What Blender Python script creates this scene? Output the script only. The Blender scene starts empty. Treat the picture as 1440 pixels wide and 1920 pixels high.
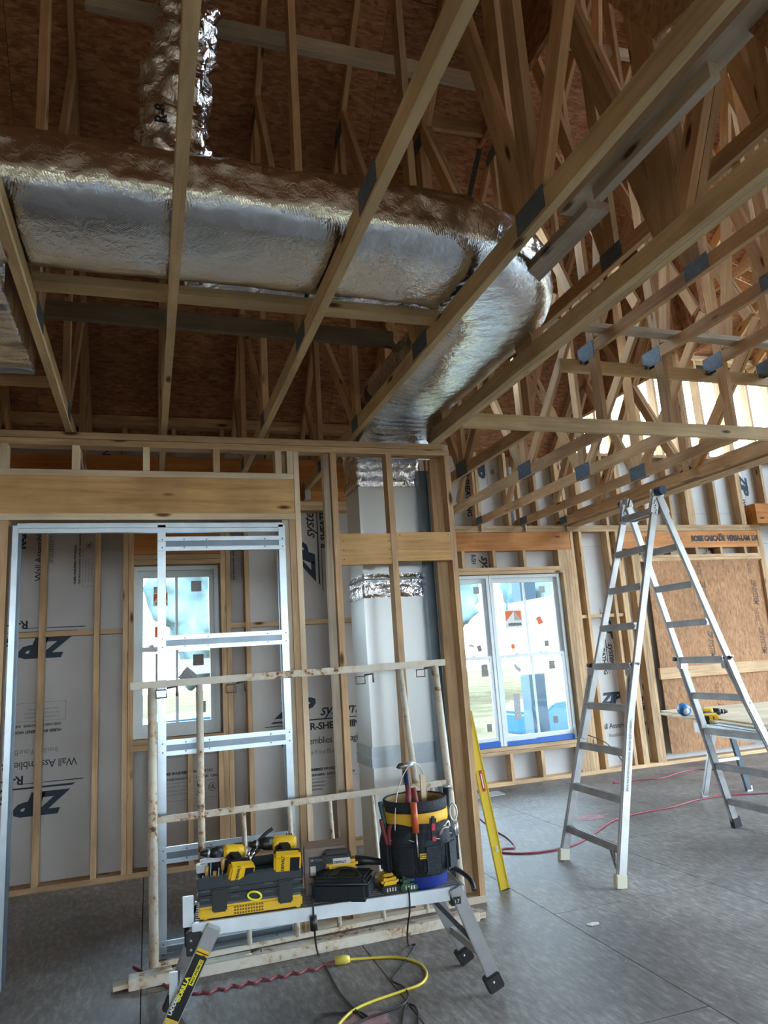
import bpy, bmesh, math, random
from mathutils import Vector, Matrix, noise
random.seed(7)
S = bpy.context.scene
C = S.collection
V = Vector
PI = math.pi

# ------------------------------------------------------------------ camera
CAM = V((0, 0, 1.5)); FPX = 1350.02
AX = V((0.95038498, -0.30456696, -0.06330365))     # camera right
AD = V((0.00171472, 0.20862489, -0.97799423))      # camera down
AF = V((0.31107145, 0.92936248, 0.19879621))       # camera forward
cd = bpy.data.cameras.new('camera'); cam = bpy.data.objects.new('camera', cd); C.objects.link(cam)
cd.sensor_fit = 'HORIZONTAL'; cd.sensor_width = 36; cd.lens = FPX/1440*36; cd.clip_start = .05; cd.clip_end = 400
m = Matrix((AX, -AD, -AF)).transposed().to_4x4(); m.translation = CAM
cam.matrix_world = m
S.camera = cam
S.view_settings.view_transform = 'Standard'; S.view_settings.look = 'None'
S.view_settings.gamma = 1; S.view_settings.use_curve_mapping = False
S.view_settings.exposure = 0.38
S.cycles.max_bounces = 10; S.cycles.diffuse_bounces = 5; S.cycles.glossy_bounces = 5; S.cycles.caustics_reflective = False; S.cycles.caustics_refractive = False
S.cycles.sample_clamp_indirect = 6

# ------------------------------------------------------------------ sky: bright hazy overcast, whiter toward the horizon
w = bpy.data.worlds.new('sky'); S.world = w; w.use_nodes = True
nt = w.node_tree; nt.nodes.clear()
o = nt.nodes.new('ShaderNodeOutputWorld'); bg = nt.nodes.new('ShaderNodeBackground')
tc = nt.nodes.new('ShaderNodeTexCoord'); sx = nt.nodes.new('ShaderNodeSeparateXYZ'); cr = nt.nodes.new('ShaderNodeValToRGB')
cr.color_ramp.elements[0].position = 0.0; cr.color_ramp.elements[0].color = (.82, .93, 1.0, 1)
cr.color_ramp.elements[1].position = 0.8; cr.color_ramp.elements[1].color = (.52, .76, 1.0, 1)
nt.links.new(tc.outputs['Generated'], sx.inputs[0]); nt.links.new(sx.outputs['Z'], cr.inputs[0])
nt.links.new(cr.outputs[0], bg.inputs[0]); nt.links.new(bg.outputs[0], o.inputs[0])
bg.inputs[1].default_value = 15.0

def portal(name, loc, rot, sx_, sy_):
    L = bpy.data.lights.new(name, 'AREA'); L.shape = 'RECTANGLE'; L.size = sx_; L.size_y = sy_
    L.cycles.is_portal = True
    ob = bpy.data.objects.new(name, L); C.objects.link(ob); ob.location = loc; ob.rotation_euler = rot
# daylight portals sit in the high opening and openings added to the shell
portal('portal_rear', (1.0, -5.05, 1.75), (-PI/2, 0, 0), 7.0, .95)
portal('portal_right', (10.05, 1.5, 1.5), (PI/2, 0, PI/2), 10, 2.7)
portal('portal_gable', (10.05, 3.2, 6.5), (PI/2, 0, PI/2), 6, 4.2)
portal('portal_high', (7.4, 8.0, 4.65), (PI/2, 0, PI), 4.2, 1.45)
# ------------------------------------------------------------------ materials
MATS = {}
def nm(name):
    mt = bpy.data.materials.new(name); mt.use_nodes = True
    n = mt.node_tree.nodes; l = mt.node_tree.links; b = n['Principled BSDF']
    return mt, n, l, b
def mat(name, col, rough=.5, metal=0, bump=0, bscale=40, var=0, spec=.5, emit=None, alpha=1, trans=0):
    mt, n, l, b = nm(name)
    b.inputs['Base Color'].default_value = (*col, 1); b.inputs['Roughness'].default_value = rough
    b.inputs['Metallic'].default_value = metal; b.inputs['Specular IOR Level'].default_value = spec
    tcn = n.new('ShaderNodeTexCoord')
    if var:
        ns = n.new('ShaderNodeTexNoise'); ns.inputs['Scale'].default_value = bscale*.3; ns.inputs['Detail'].default_value = 6
        l.new(tcn.outputs['Object'], ns.inputs['Vector'])
        mr = n.new('ShaderNodeMapRange'); mr.inputs[1].default_value = .3; mr.inputs[2].default_value = .7
        mr.inputs[3].default_value = 1-var; mr.inputs[4].default_value = 1+var*.6
        l.new(ns.outputs[0], mr.inputs[0])
        hs = n.new('ShaderNodeHueSaturation'); hs.inputs['Color'].default_value = (*col, 1); l.new(mr.outputs[0], hs.inputs['Value'])
        l.new(hs.outputs[0], b.inputs['Base Color'])
    if bump:
        ns = n.new('ShaderNodeTexNoise'); ns.inputs['Scale'].default_value = bscale; ns.inputs['Detail'].default_value = 4
        l.new(tcn.outputs['Object'], ns.inputs['Vector'])
        bp = n.new('ShaderNodeBump'); bp.inputs['Strength'].default_value = bump; bp.inputs['Distance'].default_value = .01
        l.new(ns.outputs[0], bp.inputs['Height']); l.new(bp.outputs[0], b.inputs['Normal'])
    if emit: b.inputs['Emission Color'].default_value = (*col, 1); b.inputs['Emission Strength'].default_value = emit
    MATS[name] = mt
    return mt
def ramp(n, pts):
    r = n.new('ShaderNodeValToRGB'); e = r.color_ramp.elements
    while len(e) < len(pts): e.new(.5)
    for i, (p, c_) in enumerate(pts): e[i].position = p; e[i].color = (*c_, 1)
    return r
def wood(name, lo, mid, hi, grain=1.0, knots=True, rough=.7, rnd=.22):
    mt, n, l, b = nm(name)
    tcn = n.new('ShaderNodeTexCoord'); oi = n.new('ShaderNodeObjectInfo')
    add = n.new('ShaderNodeVectorMath'); add.operation = 'ADD'
    mul = n.new('ShaderNodeVectorMath'); mul.operation = 'SCALE'; mul.inputs[0].default_value = (13.1, 7.7, 9.3); l.new(oi.outputs['Random'], mul.inputs['Scale'])
    l.new(tcn.outputs['Object'], add.inputs[0]); l.new(mul.outputs[0], add.inputs[1])
    mp = n.new('ShaderNodeMapping'); mp.inputs['Scale'].default_value = (1.1*grain, 16*grain, 16*grain); l.new(add.outputs[0], mp.inputs[0])
    ns = n.new('ShaderNodeTexNoise'); ns.inputs['Scale'].default_value = 1.6; ns.inputs['Detail'].default_value = 8; ns.inputs['Roughness'].default_value = .62; ns.inputs['Distortion'].default_value = 1.2
    l.new(mp.outputs[0], ns.inputs[0])
    r = ramp(n, [(.22, lo), (.5, mid), (.78, hi)]); l.new(ns.outputs[0], r.inputs[0])
    last = r.outputs[0]
    if knots:
        mk = n.new('ShaderNodeMapping'); mk.inputs['Scale'].default_value = (2.1, 7, 7); l.new(add.outputs[0], mk.inputs[0])
        vo = n.new('ShaderNodeTexVoronoi'); vo.inputs['Scale'].default_value = 1.0; l.new(mk.outputs[0], vo.inputs[0])
        r2 = ramp(n, [(.06, (1, 1, 1)), (.13, (0, 0, 0))]); l.new(vo.outputs['Distance'], r2.inputs[0])
        mx = n.new('ShaderNodeMix'); mx.data_type = 'RGBA'; l.new(r2.outputs[0], mx.inputs[0]); l.new(last, mx.inputs[6]); mx.inputs[7].default_value = (lo[0]*.22, lo[1]*.17, lo[2]*.13, 1)
        last = mx.outputs[2]
    # broad dirt and weather staining
    n3 = n.new('ShaderNodeTexNoise'); n3.inputs['Scale'].default_value = 2.3; n3.inputs['Detail'].default_value = 5; l.new(add.outputs[0], n3.inputs[0])
    mr = n.new('ShaderNodeMapRange'); mr.inputs[1].default_value = .35; mr.inputs[2].default_value = .65; mr.inputs[3].default_value = .78; mr.inputs[4].default_value = 1.1; l.new(n3.outputs[0], mr.inputs[0])
    m2 = n.new('ShaderNodeMapRange'); m2.inputs[3].default_value = 1-rnd; m2.inputs[4].default_value = 1+rnd*.55; l.new(oi.outputs['Random'], m2.inputs[0])
    pr = n.new('ShaderNodeMath'); pr.operation = 'MULTIPLY'; l.new(mr.outputs[0], pr.inputs[0]); l.new(m2.outputs[0], pr.inputs[1])
    hs = n.new('ShaderNodeHueSaturation'); l.new(last, hs.inputs['Color']); l.new(pr.outputs[0], hs.inputs['Value'])
    l.new(hs.outputs[0], b.inputs['Base Color']); b.inputs['Roughness'].default_value = rough; b.inputs['Specular IOR Level'].default_value = .25
    bp = n.new('ShaderNodeBump'); bp.inputs['Strength'].default_value = .18; bp.inputs['Distance'].default_value = .004; l.new(ns.outputs[0], bp.inputs['Height']); l.new(bp.outputs[0], b.inputs['Normal'])
    MATS[name] = mt; return mt
def osb(name, a, b_, c_, sc=1.0, rough=.75):
    mt, n, l, b = nm(name)
    tcn = n.new('ShaderNodeTexCoord'); oi = n.new('ShaderNodeObjectInfo')
    add = n.new('ShaderNodeVectorMath'); add.operation = 'ADD'
    mul = n.new('ShaderNodeVectorMath'); mul.operation = 'SCALE'; mul.inputs[0].default_value = (13.1, 7.7, 9.3); l.new(oi.outputs['Random'], mul.inputs['Scale'])
    l.new(tcn.outputs['Object'], add.inputs[0]); l.new(mul.outputs[0], add.inputs[1])
    outs = []
    for rot, s in ((.35, (14, 60, 40)), (-.5, (18, 46, 40))):
        mp = n.new('ShaderNodeMapping'); mp.inputs['Rotation'].default_value = (0, 0, rot); mp.inputs['Scale'].default_value = tuple(q*sc for q in s); l.new(add.outputs[0], mp.inputs[0])
        ds = n.new('ShaderNodeTexNoise'); ds.inputs['Scale'].default_value = .6; l.new(mp.outputs[0], ds.inputs[0])
        av = n.new('ShaderNodeVectorMath'); av.operation = 'ADD'; l.new(mp.outputs[0], av.inputs[0]); l.new(ds.outputs['Color'], av.inputs[1])
        vo = n.new('ShaderNodeTexVoronoi'); vo.inputs['Scale'].default_value = .55; l.new(av.outputs[0], vo.inputs[0]); outs.append(vo.outputs['Color'])
    s1 = n.new('ShaderNodeSeparateColor'); s2 = n.new('ShaderNodeSeparateColor'); l.new(outs[0], s1.inputs[0]); l.new(outs[1], s2.inputs[0])
    av = n.new('ShaderNodeMath'); av.operation = 'MULTIPLY_ADD'; av.inputs[1].default_value = .5; l.new(s1.outputs[0], av.inputs[0])
    hf = n.new('ShaderNodeMath'); hf.operation = 'MULTIPLY'; hf.inputs[1].default_value = .5; l.new(s2.outputs[1], hf.inputs[0]); l.new(hf.outputs[0], av.inputs[2])
    r = ramp(n, [(.05, a), (.5, b_), (.95, c_)]); l.new(av.outputs[0], r.inputs[0])
    n3 = n.new('ShaderNodeTexNoise'); n3.inputs['Scale'].default_value = 1.4; n3.inputs['Detail'].default_value = 6; l.new(add.outputs[0], n3.inputs[0])
    mr = n.new('ShaderNodeMapRange'); mr.inputs[1].default_value = .35; mr.inputs[2].default_value = .65; mr.inputs[3].default_value = .8; mr.inputs[4].default_value = 1.12; l.new(n3.outputs[0], mr.inputs[0])
    hs = n.new('ShaderNodeHueSaturation'); l.new(r.outputs[0], hs.inputs['Color']); l.new(mr.outputs[0], hs.inputs['Value'])
    l.new(hs.outputs[0], b.inputs['Base Color']); b.inputs['Roughness'].default_value = rough; b.inputs['Specular IOR Level'].default_value = .3
    bp = n.new('ShaderNodeBump'); bp.inputs['Strength'].default_value = .25; bp.inputs['Distance'].default_value = .002; l.new(av.outputs[0], bp.inputs['Height']); l.new(bp.outputs[0], b.inputs['Normal'])
    MATS[name] = mt; return mt
W_STUD = wood('stud_wood', (.36, .22, .115), (.53, .355, .20), (.66, .47, .29))
W_TRUSS = wood('truss_wood', (.36, .20, .10), (.52, .32, .165), (.63, .43, .25))
W_CHORD = wood('chord_wood', (.47, .32, .165), (.62, .46, .26), (.72, .57, .35), rnd=.08)
W_GREY = wood('grey_wood', (.42, .34, .25), (.54, .46, .36), (.66, .58, .47), rnd=.1)
W_HDR = wood('header_wood', (.36, .19, .075), (.58, .35, .15), (.70, .46, .22), grain=.75, rnd=.05)
W_LVL = wood('veneer_wood', (.30, .10, .025), (.50, .20, .055), (.62, .29, .09), grain=.5, rnd=.1, rough=.5)
W_DARK = wood('dark_green_wood', (.13, .105, .06), (.20, .165, .10), (.27, .23, .15), rnd=.1)
W_PLY = wood('plywood', (.52, .40, .26), (.66, .53, .37), (.78, .66, .48), grain=.5, rnd=.05)
W_OLD = wood('weathered_wood', (.30, .22, .13), (.55, .46, .33), (.74, .68, .56), rnd=.1)
OSB_R = osb('roof_strand_board', (.20, .085, .04), (.33, .155, .075), (.47, .25, .13), sc=2.0)
OSB_Z = osb('wall_strand_board', (.24, .115, .052), (.33, .17, .082), (.42, .235, .125), sc=2.2)
def floor_mat():
    mt, n, l, b = nm('subfloor'); tcn = n.new('ShaderNodeTexCoord'); oi = n.new('ShaderNodeObjectInfo')
    ge = n.new('ShaderNodeNewGeometry')
    mp = n.new('ShaderNodeMapping'); mp.inputs['Scale'].default_value = (26, 7, 10); mp.inputs['Rotation'].default_value = (0, 0, .12); l.new(ge.outputs['Position'], mp.inputs[0])
    a = n.new('ShaderNodeTexNoise'); a.inputs['Scale'].default_value = 1.5; a.inputs['Detail'].default_value = 8; a.inputs['Roughness'].default_value = .7; l.new(mp.outputs[0], a.inputs[0])
    c2 = n.new('ShaderNodeTexNoise'); c2.inputs['Scale'].default_value = 1.1; c2.inputs['Detail'].default_value = 7; c2.inputs['Roughness'].default_value = .6; l.new(ge.outputs['Position'], c2.inputs[0])
    r = ramp(n, [(.28, (.10, .086, .078)), (.5, (.18, .163, .152)), (.72, (.33, .315, .30))]); l.new(a.outputs[0], r.inputs[0])
    r2 = ramp(n, [(.36, (.60, .585, .58)), (.5, (.95, .94, .93)), (.66, (1.35, 1.34, 1.33))]); l.new(c2.outputs[0], r2.inputs[0])
    mx = n.new('ShaderNodeMix'); mx.data_type = 'RGBA'; mx.blend_type = 'MULTIPLY'; mx.inputs[0].default_value = 1; l.new(r.outputs[0], mx.inputs[6]); l.new(r2.outputs[0], mx.inputs[7])
    # drips of white dust
    d = n.new('ShaderNodeTexNoise'); d.inputs['Scale'].default_value = 9; d.inputs['Detail'].default_value = 9; d.inputs['Roughness'].default_value = .75; l.new(ge.outputs['Position'], d.inputs[0])
    r3 = ramp(n, [(.60, (0, 0, 0)), (.74, (.9, .9, .9))]); l.new(d.outputs[0], r3.inputs[0])
    m2 = n.new('ShaderNodeMix'); m2.data_type = 'RGBA'; l.new(r3.outputs[0], m2.inputs[0]); l.new(mx.outputs[2], m2.inputs[6]); m2.inputs[7].default_value = (.42, .41, .4, 1)
    l.new(m2.outputs[2], b.inputs['Base Color'])
    rr = n.new('ShaderNodeMapRange'); rr.inputs[3].default_value = .42; rr.inputs[4].default_value = .66; l.new(c2.outputs[0], rr.inputs[0]); l.new(rr.outputs[0], b.inputs['Roughness'])
    bp = n.new('ShaderNodeBump'); bp.inputs['Strength'].default_value = .3; bp.inputs['Distance'].default_value = .002; l.new(a.outputs[0], bp.inputs['Height']); l.new(bp.outputs[0], b.inputs['Normal'])
    return mt
FLOOR = floor_mat()
FOAM = mat('foam_board', (.50, .495, .495), .6, var=.12, bscale=5)
INK = mat('black_print', (.02, .025, .03), .7); INKG = mat('grey_print', (.22, .22, .22), .7)
def foil_mat(name, col, rough, b1, b2, sc, grid=True):
    mt, n, l, b = nm(name); b.inputs['Base Color'].default_value = (*col, 1); b.inputs['Metallic'].default_value = 1; b.inputs['Roughness'].default_value = rough
    tcn = n.new('ShaderNodeTexCoord')
    a = n.new('ShaderNodeTexNoise'); a.inputs['Scale'].default_value = sc; a.inputs['Detail'].default_value = 5; a.inputs['Distortion'].default_value = 1.8; l.new(tcn.outputs['Object'], a.inputs[0])
    bp = n.new('ShaderNodeBump'); bp.inputs['Strength'].default_value = b1; bp.inputs['Distance'].default_value = .02; l.new(a.outputs[0], bp.inputs['Height'])
    last = bp
    if grid:
        g = n.new('ShaderNodeTexWave'); g.inputs['Scale'].default_value = 60; g.bands_direction = 'DIAGONAL'; g.inputs['Distortion'].default_value = 1.5; l.new(tcn.outputs['Object'], g.inputs[0])
        b3 = n.new('ShaderNodeBump'); b3.inputs['Strength'].default_value = b2; b3.inputs['Distance'].default_value = .004; l.new(g.outputs[0], b3.inputs['Height']); l.new(bp.outputs[0], b3.inputs['Normal']); last = b3
    l.new(last.outputs[0], b.inputs['Normal']); MATS[name] = mt; return mt
FOIL = foil_mat('foil_wrap', (.80, .83, .85), .14, .20, .07, 22)
FOILC = foil_mat('crinkled_foil', (.88, .90, .95), .13, .55, .1, 17, False)
DUCT = mat('duct_board_face', (.80, .86, .88), .36, metal=.4, bump=.05, bscale=8)
GALV = mat('galvanised_steel', (.48, .56, .62), .36, metal=.85, var=.12, bscale=30, bump=.03)
DARKSTEEL = mat('dark_steel', (.16, .20, .24), .4, metal=.8, var=.2, bscale=20)
PLATE = mat('truss_plate_steel', (.12, .15, .18), .55, metal=.5, bump=.7, bscale=90, var=.2)
TIE = mat('tie_steel', (.62, .64, .66), .35, metal=.9)
ALU = mat('aluminium', (.50, .52, .53), .38, metal=.75, var=.15, bscale=25, bump=.04)
ALUD = mat('scuffed_aluminium', (.42, .43, .44), .4, metal=.8, var=.25, bscale=30)
VINYL = mat('window_vinyl', (.60, .66, .68), .45)
BLACK = mat('black_plastic', (.012, .014, .017), .42)
RUB = mat('rubber', (.02, .02, .022), .7)
YEL = mat('yellow_plastic', (.80, .50, .02), .42)
def glass():
    mt, n, l, b = nm('window_glass'); n.remove(b)
    t = n.new('ShaderNodeBsdfTransparent'); t.inputs[0].default_value = (.93, .97, .98, 1); g = n.new('ShaderNodeBsdfGlossy'); g.inputs['Roughness'].default_value = .02
    f = n.new('ShaderNodeFresnel'); f.inputs[0].default_value = 1.45; mx = n.new('ShaderNodeMixShader')
    l.new(f.outputs[0], mx.inputs[0]); l.new(t.outputs[0], mx.inputs[1]); l.new(g.outputs[0], mx.inputs[2]); l.new(mx.outputs[0], n['Material Output'].inputs[0]); return mt
GLASS = glass()

# ------------------------------------------------------------------ helpers
def tag(ob, label=None, cat=None, group=None, kind=None):
    for k, v in (('label', label), ('category', cat), ('group', group), ('kind', kind)):
        if v: ob[k] = v
    return ob
def thing(name, loc, label, cat=None, group=None, kind=None):
    ob = bpy.data.objects.new(name, None); C.objects.link(ob); ob.location = loc; ob.empty_display_size = .1
    return tag(ob, label, cat, group, kind)
def base_of(parent):
    return parent.matrix_world if False else M_OF.get(parent.name, Matrix.Translation(parent.location))
M_OF = {}
def put(ob, M, parent):
    """place ob at world matrix M under parent (things are only translated, parts may be turned)"""
    M_OF[ob.name] = M
    if parent:
        ob.parent = parent; M = base_of(parent).inverted() @ M
    ob.matrix_basis = M
    return ob
def link(name, me, material, parent=None, M=None):
    ob = bpy.data.objects.new(name, me); C.objects.link(ob)
    if material and not me.materials: me.materials.append(material)
    return put(ob, M or Matrix.Identity(4), parent)
def mesh_of(bm, name='m', smooth=False):
    me = bpy.data.meshes.new(name); bm.to_mesh(me); bm.free()
    if smooth:
        for p in me.polygons: p.use_smooth = True
    return me
BOXF = [(0, 1, 3, 2), (4, 6, 7, 5), (0, 4, 5, 1), (2, 3, 7, 6), (0, 2, 6, 4), (1, 5, 7, 3)]
_cache = {}
def box_me(L, W, H, mat_, ch=0):
    k = (round(L, 4), round(W, 4), round(H, 4), mat_.name, ch)
    if k in _cache: return _cache[k]
    if ch:
        bm = bmesh.new(); bmesh.ops.create_cube(bm, size=1)
        for v in bm.verts: v.co = V((v.co.x*L, v.co.y*W, v.co.z*H))
        bmesh.ops.bevel(bm, geom=bm.edges[:], offset=ch, segments=2, affect='EDGES'); me = mesh_of(bm)
    else:
        vs = [(x*L/2, y*W/2, z*H/2) for x in (-1, 1) for y in (-1, 1) for z in (-1, 1)]
        me = bpy.data.meshes.new('board'); me.from_pydata(vs, [], BOXF)
    me.materials.append(mat_); _cache[k] = me; return me
def frame(p0, p1, up=(0, 0, 1)):
    p0, p1 = V(p0), V(p1); x = (p1-p0).normalized(); up = V(up)
    if abs(x.dot(up)) > .98: up = V((0, 1, 0)) if abs(x.y) < .9 else V((1, 0, 0))
    y = up.cross(x).normalized(); z = x.cross(y)
    M = Matrix((x, y, z)).transposed().to_4x4(); M.translation = (p0+p1)/2
    return M, (p1-p0).length
def board(name, p0, p1, W, H, mat_, parent=None, up=(0, 0, 1), ch=0):
    """a member from p0 to p1; W across, H along 'up'; local X runs along the grain"""
    M, L = frame(p0, p1, up)
    return link(name, box_me(L, W, H, mat_, ch), None, parent, M)
def bx(name, x0, x1, y0, y1, z0, z1, mat_, parent=None, ch=0):
    c_ = V(((x0+x1)/2, (y0+y1)/2, (z0+z1)/2)); d = (abs(x1-x0), abs(y1-y0), abs(z1-z0))
    a = max(range(3), key=lambda i: d[i])
    if a == 0: return board(name, (x0, c_.y, c_.z), (x1, c_.y, c_.z), d[1], d[2], mat_, parent, ch=ch)
    if a == 1: return board(name, (c_.x, y0, c_.z), (c_.x, y1, c_.z), d[0], d[2], mat_, parent, ch=ch)
    return board(name, (c_.x, c_.y, z0), (c_.x, c_.y, z1), d[0], d[1], mat_, parent, up=(0, 1, 0), ch=ch)
def tube_me(pts, r, mat_, seg=8, closed=False, caps=True, radii=None):
    pts = [V(p) for p in pts]; n = len(pts); vs = []; fs = []
    T = []
    for i in range(n):
        a = pts[(i-1) % n] if (i or closed) else pts[0]; b = pts[(i+1) % n] if (i < n-1 or closed) else pts[-1]
        T.append((b-a).normalized())
    N = T[0].orthogonal().normalized()
    for i in range(n):
        N = (N-T[i]*N.dot(T[i])).normalized(); B = T[i].cross(N); rr = radii[i] if radii else r
        for k in range(seg):
            a = 2*PI*k/seg; vs.append(pts[i]+(N*math.cos(a)+B*math.sin(a))*rr)
    for i in range(n if closed else n-1):
        for k in range(seg):
            a, b = i*seg+k, i*seg+(k+1) % seg; c_, d = ((i+1) % n)*seg+(k+1) % seg, ((i+1) % n)*seg+k
            fs.append((a, b, c_, d))
    if caps and not closed: fs.append(tuple(range(seg))[::-1]); fs.append(tuple(range((n-1)*seg, n*seg)))
    me = bpy.data.meshes.new('tube'); me.from_pydata(vs, [], fs)
    for p in me.polygons: p.use_smooth = len(p.vertices) == 4
    me.materials.append(mat_); return me
def centre(me):
    c_ = V((0, 0, 0))
    for v in me.vertices: c_ += v.co
    c_ /= len(me.vertices)
    for v in me.vertices: v.co -= c_
    return c_
def tube(name, pts, r, mat_, parent=None, **k):
    me = tube_me(pts, r, mat_, **k); c_ = centre(me)
    return link(name, me, None, parent, Matrix.Translation(c_))
def smooth(pts, n=8, closed=False):
    """Catmull-Rom through the points"""
    P = [V(p) for p in pts]; out = []; m_ = len(P)
    for i in range(m_ if closed else m_-1):
        g = lambda j: P[j % m_] if closed else P[min(max(j, 0), m_-1)]
        a, b, c_, d = g(i-1), g(i), g(i+1), g(i+2)
        for k in range(n):
            t = k/n; out.append(.5*((2*b)+(c_-a)*t+(2*a-5*b+4*c_-d)*t*t+(3*b-a-3*c_+d)*t**3))
    if not closed: out.append(P[-1])
    return out
def prism(name, poly, depth, mat_, parent, M, ch=0):
    """polygon in local XY extruded along +Z by depth, placed with M"""
    bm = bmesh.new(); vs = [bm.verts.new((x, y, 0)) for x, y in poly]; f = bm.faces.new(vs)
    ex = bmesh.ops.extrude_face_region(bm, geom=[f]); bmesh.ops.translate(bm, verts=[g for g in ex['geom'] if isinstance(g, bmesh.types.BMVert)], vec=(0, 0, depth))
    bmesh.ops.recalc_face_normals(bm, faces=bm.faces[:])
    if ch: bmesh.ops.bevel(bm, geom=bm.edges[:], offset=ch, segments=2, affect='EDGES')
    return link(name, mesh_of(bm), mat_, parent, M)
def lathe_me(prof, mat_, seg=32, smooth_=True):
    vs = []; fs = []; n = len(prof)
    for r, z in prof:
        for k in range(seg): a = 2*PI*k/seg; vs.append((r*math.cos(a), r*math.sin(a), z))
    for i in range(n-1):
        for k in range(seg): fs.append((i*seg+k, i*seg+(k+1) % seg, (i+1)*seg+(k+1) % seg, (i+1)*seg+k))
    if prof[0][0] > 1e-4: fs.append(tuple(range(seg))[::-1])
    if prof[-1][0] > 1e-4: fs.append(tuple(range((n-1)*seg, n*seg)))
    me = bpy.data.meshes.new('lathe'); me.from_pydata(vs, [], fs)
    for p in me.polygons: p.use_smooth = smooth_ and len(p.vertices) == 4
    me.materials.append(mat_); return me
def RX(a): return Matrix.Rotation(a, 4, 'X')
def RY(a): return Matrix.Rotation(a, 4, 'Y')
def RZ(a): return Matrix.Rotation(a, 4, 'Z')
def TR(*p): return Matrix.Translation(V(p[0]) if len(p) == 1 else V(p))
def basis(x, y, o_):
    x = V(x).normalized(); y = V(y).normalized(); z = x.cross(y); M = Matrix((x, y, z)).transposed().to_4x4(); M.translation = V(o_); return M
def text(s, size, o_, right, up, mat_, parent, bold=0, shear=0, name='lettering', sx=1, align='LEFT'):
    cu = bpy.data.curves.new('lettering', 'FONT'); cu.body = s; cu.size = size; cu.extrude = .0006; cu.offset = bold; cu.shear = shear; cu.align_x = align
    cu.resolution_u = 2
    cu.materials.append(mat_)
    cu.space_character = .92
    tmp = bpy.data.objects.new('tmp_text', cu); me = bpy.data.meshes.new_from_object(tmp); bpy.data.objects.remove(tmp)
    if not me.materials: me.materials.append(mat_)
    ob = bpy.data.objects.new(name, me); C.objects.link(ob)
    return put(ob, basis(right, up, o_) @ Matrix.Diagonal((sx, 1, 1, 1)), parent)
def at(px, py, Y):
    """the point of the plane y=Y seen at a photograph pixel (1440x1920)"""
    d = AX*((px-720)/FPX)+AD*((py-960)/FPX)+AF
    return CAM+d*(Y-CAM.y)/d.y
def atz(px, py, z):
    d = AX*((px-720)/FPX)+AD*((py-960)/FPX)+AF
    return CAM+d*(z-CAM.z)/d.z

# ------------------------------------------------------------------ outside
out = thing('ground_outside', (0, 20, -.6), 'pale dry grass and dirt ground outside the windows', kind='structure')
GRASS = mat('dry_grass_ground', (.115, .092, .055), .9, var=.35, bscale=3)
bx('ground_slab', -60, 60, -40, 80, -.8, -.6, GRASS, out)
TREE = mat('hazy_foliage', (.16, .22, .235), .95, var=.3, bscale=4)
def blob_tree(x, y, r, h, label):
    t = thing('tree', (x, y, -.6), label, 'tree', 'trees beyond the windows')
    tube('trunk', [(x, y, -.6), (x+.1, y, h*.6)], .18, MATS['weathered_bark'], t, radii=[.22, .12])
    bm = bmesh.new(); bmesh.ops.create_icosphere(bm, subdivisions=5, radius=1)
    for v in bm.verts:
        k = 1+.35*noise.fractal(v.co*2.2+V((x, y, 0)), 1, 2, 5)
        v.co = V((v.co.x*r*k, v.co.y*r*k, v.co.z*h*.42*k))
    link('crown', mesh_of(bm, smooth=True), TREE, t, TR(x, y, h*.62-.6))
mat('weathered_bark', (.2, .17, .14), .9)
random.seed(3)
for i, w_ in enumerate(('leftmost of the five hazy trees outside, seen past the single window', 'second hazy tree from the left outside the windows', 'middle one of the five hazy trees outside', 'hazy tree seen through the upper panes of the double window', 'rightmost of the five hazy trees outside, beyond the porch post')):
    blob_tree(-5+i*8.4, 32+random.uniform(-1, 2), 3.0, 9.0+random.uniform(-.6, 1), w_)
# blue car on the drive
CARB = mat('blue_car_paint', (.012, .09, .16), .35); CGL = mat('car_glass', (.04, .08, .09), .15)
def car(x, y, rz, label):
    t = thing('car', (x, y, -.6), label, 'car'); M = TR(x, y, -.6) @ RZ(rz)
    prof = [(-2.2, .35), (-2.25, .8), (-1.95, 1.0), (-1.3, 1.05), (-.75, 1.5), (.75, 1.52), (1.45, 1.05), (2.1, .92), (2.25, .6), (2.2, .3)]
    prism('body', prof, 1.7, CARB, t, M @ TR(0, .85, 0) @ RX(PI/2), ch=.05)
    prism('windscreen', [(-1.2, 1.06), (-.72, 1.45), (.72, 1.46), (1.3, 1.06)], 1.74, CGL, t, M @ TR(0, .87, 0) @ RX(PI/2))
    for a in (-1.35, 1.35):
        for s in (-.82, .82):
            me = lathe_me([(.0, -.1), (.33, -.1), (.33, .1), (0, .1)], RUB, 20)
            link('wheel', me, None, t, M @ TR(a, s, .33) @ RX(PI/2))
car(9.6, 14.2, .1, 'blue car parked outside behind the double window')
car(.75, 10.6, .03, 'blue car parked outside the single window')
pp = thing('porch_post', (5.05, 9.1, -.6), 'square white porch post outside the double window', 'post')
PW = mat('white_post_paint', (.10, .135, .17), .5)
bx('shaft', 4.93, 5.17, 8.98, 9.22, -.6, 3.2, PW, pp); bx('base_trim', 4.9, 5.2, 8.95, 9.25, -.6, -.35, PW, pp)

for k_ in ('dry_grass_ground', 'hazy_foliage', 'white_post_paint', 'weathered_bark'): MATS[k_].node_tree.nodes['Principled BSDF'].inputs['Specular IOR Level'].default_value = 0
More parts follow.
